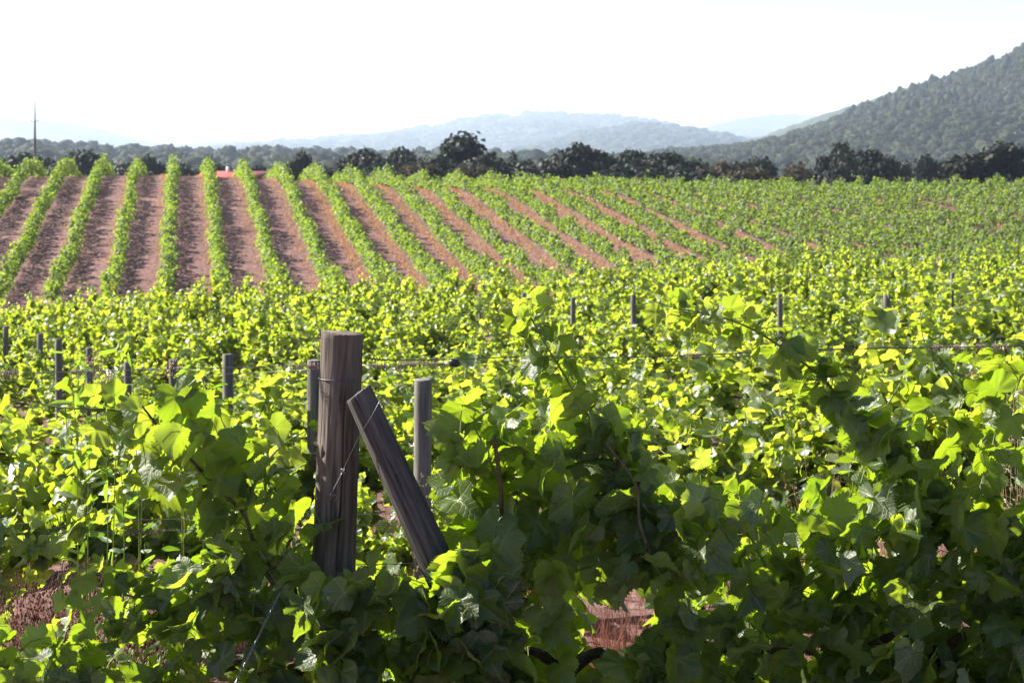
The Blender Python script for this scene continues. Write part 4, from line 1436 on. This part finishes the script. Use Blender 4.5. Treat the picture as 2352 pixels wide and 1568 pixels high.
# ------------------------------------------------------------------ dark trees behind the crest
def tree_variant(seed, lobes, mat, spread=1.0, n=8000, name='oak_tree'):
    """unit tree: height 1, crown about 1 wide"""
    rg = np.random.default_rng(seed)
    root = empty(name, (0, 0, 0))
    tr = MB()
    tr.tube(spline([(0, 0, -0.06), (0.01, 0, 0.15), (0.0, 0.01, 0.38)], 8), np.linspace(0.05, 0.03, 8), 8)
    cs = []
    for k in range(lobes):
        a = rg.uniform(0, 6.28)
        q = rg.uniform(0.0, 1.0) ** 0.6
        c = np.array([math.cos(a) * 0.34 * q * spread, math.sin(a) * 0.34 * q * spread, 0.40 + 0.42 * rg.uniform(0, 1) ** 0.7 * (1 - 0.30 * q)])
        r = rg.uniform(0.13, 0.21)
        cs.append((c, r))
        tr.tube(spline([(0, 0, 0.25), c * [0.5, 0.5, 0.75] + [0, 0, 0.04], c], 8), np.linspace(0.022, 0.006, 8), 5)
    cs.append((np.array([0, 0, 0.79]), 0.20))
    cs.append((np.array([0.0, 0, 0.5]), 0.26))
    P, Nn, Tn = [], [], []
    per = n // len(cs)
    for c, r in cs:
        d = unit(rg.normal(size=(per, 3)))
        rr = r * rg.uniform(0.55, 1.0, per) * (1 + 0.18 * np.sin(d[:, 0] * 7 + d[:, 2] * 5) + 0.12 * np.sin(d[:, 1] * 11))
        P.append(c + d * rr[:, None] * [1.08, 1.08, 0.85])
        Nn.append(d)
        Tn.append(np.full(per, rg.uniform(0.0, 0.7)))
    P, Nn, Tn = np.vstack(P), np.vstack(Nn), np.concatenate(Tn)
    ok = P[:, 2] > 0.10
    P, Nn, Tn = P[ok], Nn[ok], Tn[ok]
    N = len(P)
    nr = unit(Nn + rg.normal(size=(N, 3)) * 0.7 + [0, 0, 0.3])
    tp = unit(np.cross(nr, rg.normal(size=(N, 3))))
    sd = np.cross(tp, nr)
    sz = rg.uniform(0.016, 0.036, N)[:, None]
    V = np.stack([P + tp * sz * 1.2, P + sd * sz, P - tp * sz, P - sd * sz * 0.9 + nr * sz * 0.3], 1).reshape(-1, 3)
    F = np.arange(N * 4).reshape(-1, 4)
    lp = np.zeros((N, 4, 3))
    lp[..., 2] = Tn[:, None] + 0.3 * rg.random((N, 1))
    mesh_np('crown', V, [F], mat, leaf_pos=lp.reshape(-1, 3), parent=root)
    tr.build('trunk', M_TRUNK, root)
    return root


OAKS = [tree_variant(300 + i, 9 + i, M_OAK, 1.0 + 0.12 * i, name='oak_tree') for i in range(4)]
SCRUB = [tree_variant(320 + i, 9, M_BRUSH, 1.2, name='scrub_tree') for i in range(2)]
THIN = [tree_variant(340, 4, M_OAK, 0.5, 900, name='slender_tree')]
VAR = {'o': OAKS, 's': SCRUB, 't': THIN}
# u centre, v top, width in u, distance, kind, label
TREES = [
    (1068, 297, 150, 205, 'o', 'tallest dark tree with a broad domed crown, left of the picture centre'),
    (1000, 352, 120, 198, 'o', 'dark round tree under the left flank of the tallest domed tree'),
    (1120, 350, 130, 200, 'o', 'dark low tree under the right flank of the tallest domed tree'),
    (920, 330, 85, 215, 'o', 'dark leafy tree top just left of the tallest domed tree'),
    (832, 336, 120, 210, 'o', 'dark rounded tree above the vine crest, two trees left of the tallest'),
    (870, 365, 110, 200, 'o', 'low dark tree at the foot of the rounded one left of the tallest'),
    (1180, 333, 36, 210, 't', 'single slender little tree sticking up alone right of the tallest tree'),
    (1190, 362, 130, 200, 'o', 'low dark bushy tree beneath the slender little tree'),
    (960, 368, 130, 190, 's', 'brownish scrubby tree in front of the tallest domed tree'),
    (1080, 372, 140, 188, 's', 'wide brownish scrub tree right under the tallest domed tree'),
    (1330, 320, 140, 205, 'o', 'broad dark tree right of the pale gap between the trees'),
    (1295, 362, 90, 196, 'o', 'small dark tree at the left foot of the broad tree right of the pale gap'),
    (1385, 345, 110, 205, 'o', 'dark tree leaning out of the right side of the broad tree'),
    (1450, 336, 100, 215, 'o', 'dark tree with a pointed tip right of the broad tree'),
    (1530, 342, 150, 210, 'o', 'wide flat-topped dark tree nearest to the pointed-tip tree'),
    (1430, 372, 150, 192, 'o', 'low dark green bushy tree below the pointed-tip tree'),
    (1560, 376, 120, 192, 'o', 'low dark bushy tree below the wide flat-topped tree'),
    (1660, 366, 130, 205, 's', 'brownish thin scrub tree left of the green rounded ones'),
    (1750, 352, 110, 215, 'o', 'dark green rounded tree above the brown scrub'),
    (1720, 380, 120, 190, 's', 'low brown scrub in front of the dark green rounded tree'),
    (1830, 372, 120, 195, 's', 'brown-green scrub tree left of the tall pair'),
    (1935, 318, 90, 210, 'o', 'taller dark tree of the joined pair on the right'),
    (1995, 334, 130, 208, 'o', 'rounder lower tree of the joined pair on the right'),
    (1920, 374, 110, 192, 'o', 'small dark tree under the taller one of the joined pair'),
    (2125, 352, 110, 225, 'o', 'distant dark tree between the joined pair and the right corner'),
    (2080, 366, 60, 230, 'o', 'small distant tree right beside the joined pair'),
    (2200, 350, 110, 225, 'o', 'dark tree just left of the big tree in the right corner'),
    (2310, 322, 210, 180, 'o', 'big dark green tree in the right corner above the vines'),
    (2390, 316, 140, 185, 'o', 'dark green tree cut by the right edge'),
    (2225, 376, 100, 180, 'o', 'dark green low tree in front of the big right corner tree'),
    (695, 342, 70, 205, 'o', 'upright dark tree standing alone above the vine row tops'),
    (735, 372, 50, 200, 'o', 'little dark tree right beside the upright lone tree'),
    (190, 340, 120, 240, 'o', 'dark tree behind the left vine tops, right of the pole'),
    (340, 352, 90, 240, 'o', 'dark tree behind the left vine tops, second right of the pole'),
    (420, 362, 70, 235, 't', 'thin dark tree left of the red roof'),
    (500, 372, 110, 245, 'o', 'dark tree standing right behind the red roof'),
    (590, 374, 90, 240, 'o', 'dark tree right of the red roof'),
    (50, 345, 120, 250, 'o', 'dark tree at the left edge behind the pole'),
    (270, 370, 110, 230, 'o', 'low dark tree between the two left trees'),
]
first = set()
rt = np.random.default_rng(9)
for (u, v, wd, d, kd, lab) in TREES:
    i = int(rt.integers(len(VAR[kd])))
    src = VAR[kd][i]
    t = src if (kd, i) not in first else copy_tree(src)
    first.add((kd, i))
    p = W(u, v, d)
    g = gz(p[0], d)
    H = p[2] - g
    wid = wd * KU / F_PX * d
    t.location = (p[0], d, g)
    t.rotation_euler = (0, 0, rt.uniform(0, 6.28))
    sx = wid / ((0.72 if u < 1600 else 0.82) if kd != 't' else 0.75)
    t.scale = (sx, sx, H / 0.99)
    tag(t, lab, 'tree', 'dark trees behind the vineyard crest')

# ------------------------------------------------------------------ pole and red roofed building beyond the crest, white house on the hill
pp = W(80, 232, 190)
g = gz(pp[0], 190)
pole = empty('utility_pole', (pp[0], 190, g))
m = MB()
hp = pp[2] - g
m.tube([(0, 0, -0.5), (0, 0, hp * 0.3), (0, 0, hp * 0.62), (0.02, 0, hp)], [0.24, 0.20, 0.13, 0.05], 10)
m.build('shaft', simple('pole_wood', (0.09, 0.07, 0.09), 0.8), pole)
m = MB()
zc = hp * 0.82
m.tube([(-0.38, 0, zc), (0.38, 0, zc)], 0.022, 6)
m.build('crossarm', M_CLIP, pole)
for sx in (-0.34, 0.34):
    m = MB()
    m.tube([(sx, 0, zc), (sx, 0, zc + 0.12), (sx, 0, zc + 0.30)], [0.03, 0.05, 0.02], 8)
    m.build('insulator', simple('insulator_glass', (0.25, 0.3, 0.32), 0.3), pole)
tag(pole, 'slender tapering dark power pole rising alone into the white sky at left', 'pole')


def house(u0, u1, v_ridge, v_eave, d, depth, label, wall_c, roof_c, name, chimney=True):
    a, b = W(u0, v_eave, d), W(u1, v_eave, d)
    zr = W(u0, v_ridge, d)[2]
    g = min(gz(a[0], d), a[2] - 2.2) if d < 400 else a[2] - 3.0
    w = b[0] - a[0]
    root = empty(name, (a[0], d, g))
    ze, zt = a[2] - g, max(zr - g, a[2] - g + 0.5)
    m = MB()
    m.box((0.2, 0.2, -1), (w - 0.2, depth - 0.2, ze))
    m.add([(0.2, 0.2, ze), (0.2, depth / 2, zt - 0.05), (0.2, depth - 0.2, ze), (w - 0.2, 0.2, ze), (w - 0.2, depth / 2, zt - 0.05), (w - 0.2, depth - 0.2, ze)], None, [(0, 2, 1), (3, 4, 5)])
    m.build('wall', simple(name + '_plaster', wall_c, 0.9), root, smooth=False)
    m = MB()
    for y0 in (-0.3, depth + 0.3):
        e0 = ze - 0.1
        m.add([(-0.2, y0, e0), (w + 0.2, y0, e0), (w + 0.2, depth / 2, zt), (-0.2, depth / 2, zt), (-0.2, y0, e0 + 0.15), (w + 0.2, y0, e0 + 0.15), (w + 0.2, depth / 2, zt + 0.15), (-0.2, depth / 2, zt + 0.15)],
              [(0, 1, 2, 3), (7, 6, 5, 4), (0, 4, 5, 1), (1, 5, 6, 2), (3, 2, 6, 7), (0, 3, 7, 4)])
    rf = m.build('roof', simple(name + '_roof_tiles', roof_c, 0.85, nscale=2.0, amt=0.2), root, smooth=False)
    if chimney:
        m = MB()
        m.box((w * 0.36, depth * 0.45, zt - 0.3), (w * 0.36 + 0.28, depth * 0.45 + 0.28, zt + 0.55))
        m.build('chimney', simple(name + '_chimney', (0.7, 0.68, 0.65), 0.8), rf, smooth=False)
    for k in range(2):
        m = MB()
        xw = w * (0.25 + 0.4 * k)
        m.box((xw, 0.17, ze * 0.4), (xw + 0.9, 0.24, ze * 0.4 + 1.1))
        m.build('window', simple(name + '_window', (0.05, 0.06, 0.08), 0.2), root, smooth=False)
    tag(root, label, 'house')


house(455, 600, 397, 412, 172, 7.0, 'low building whose red tiled roof just shows over the bare earth crest', (0.7, 0.66, 0.6), (0.30, 0.05, 0.045), 'red_roofed_house')
house(1738, 1752, 324, 328, 1500, 8.0, 'tiny white house at the foot of the wooded right hill', (0.8, 0.78, 0.74), (0.55, 0.3, 0.2), 'white_house', False)

# ------------------------------------------------------------------ haze
hz = MB()
hz.box((-6500, -90, -16.0), (6500, 14500, 260))
t = NT('haze')
vol = t.t.nodes.new('ShaderNodeVolumePrincipled')
vol.inputs['Color'].default_value = (0.63, 0.77, 1.0, 1)
vol.inputs['Density'].default_value = 0.00011
vol.inputs['Anisotropy'].default_value = 0.2
vol.inputs['Density Attribute'].default_value = ''
t.t.links.new(vol.outputs[0], t.out.inputs['Volume'])
ho = hz.build('haze', t.m, smooth=False)
tag(ho, kind='stuff')
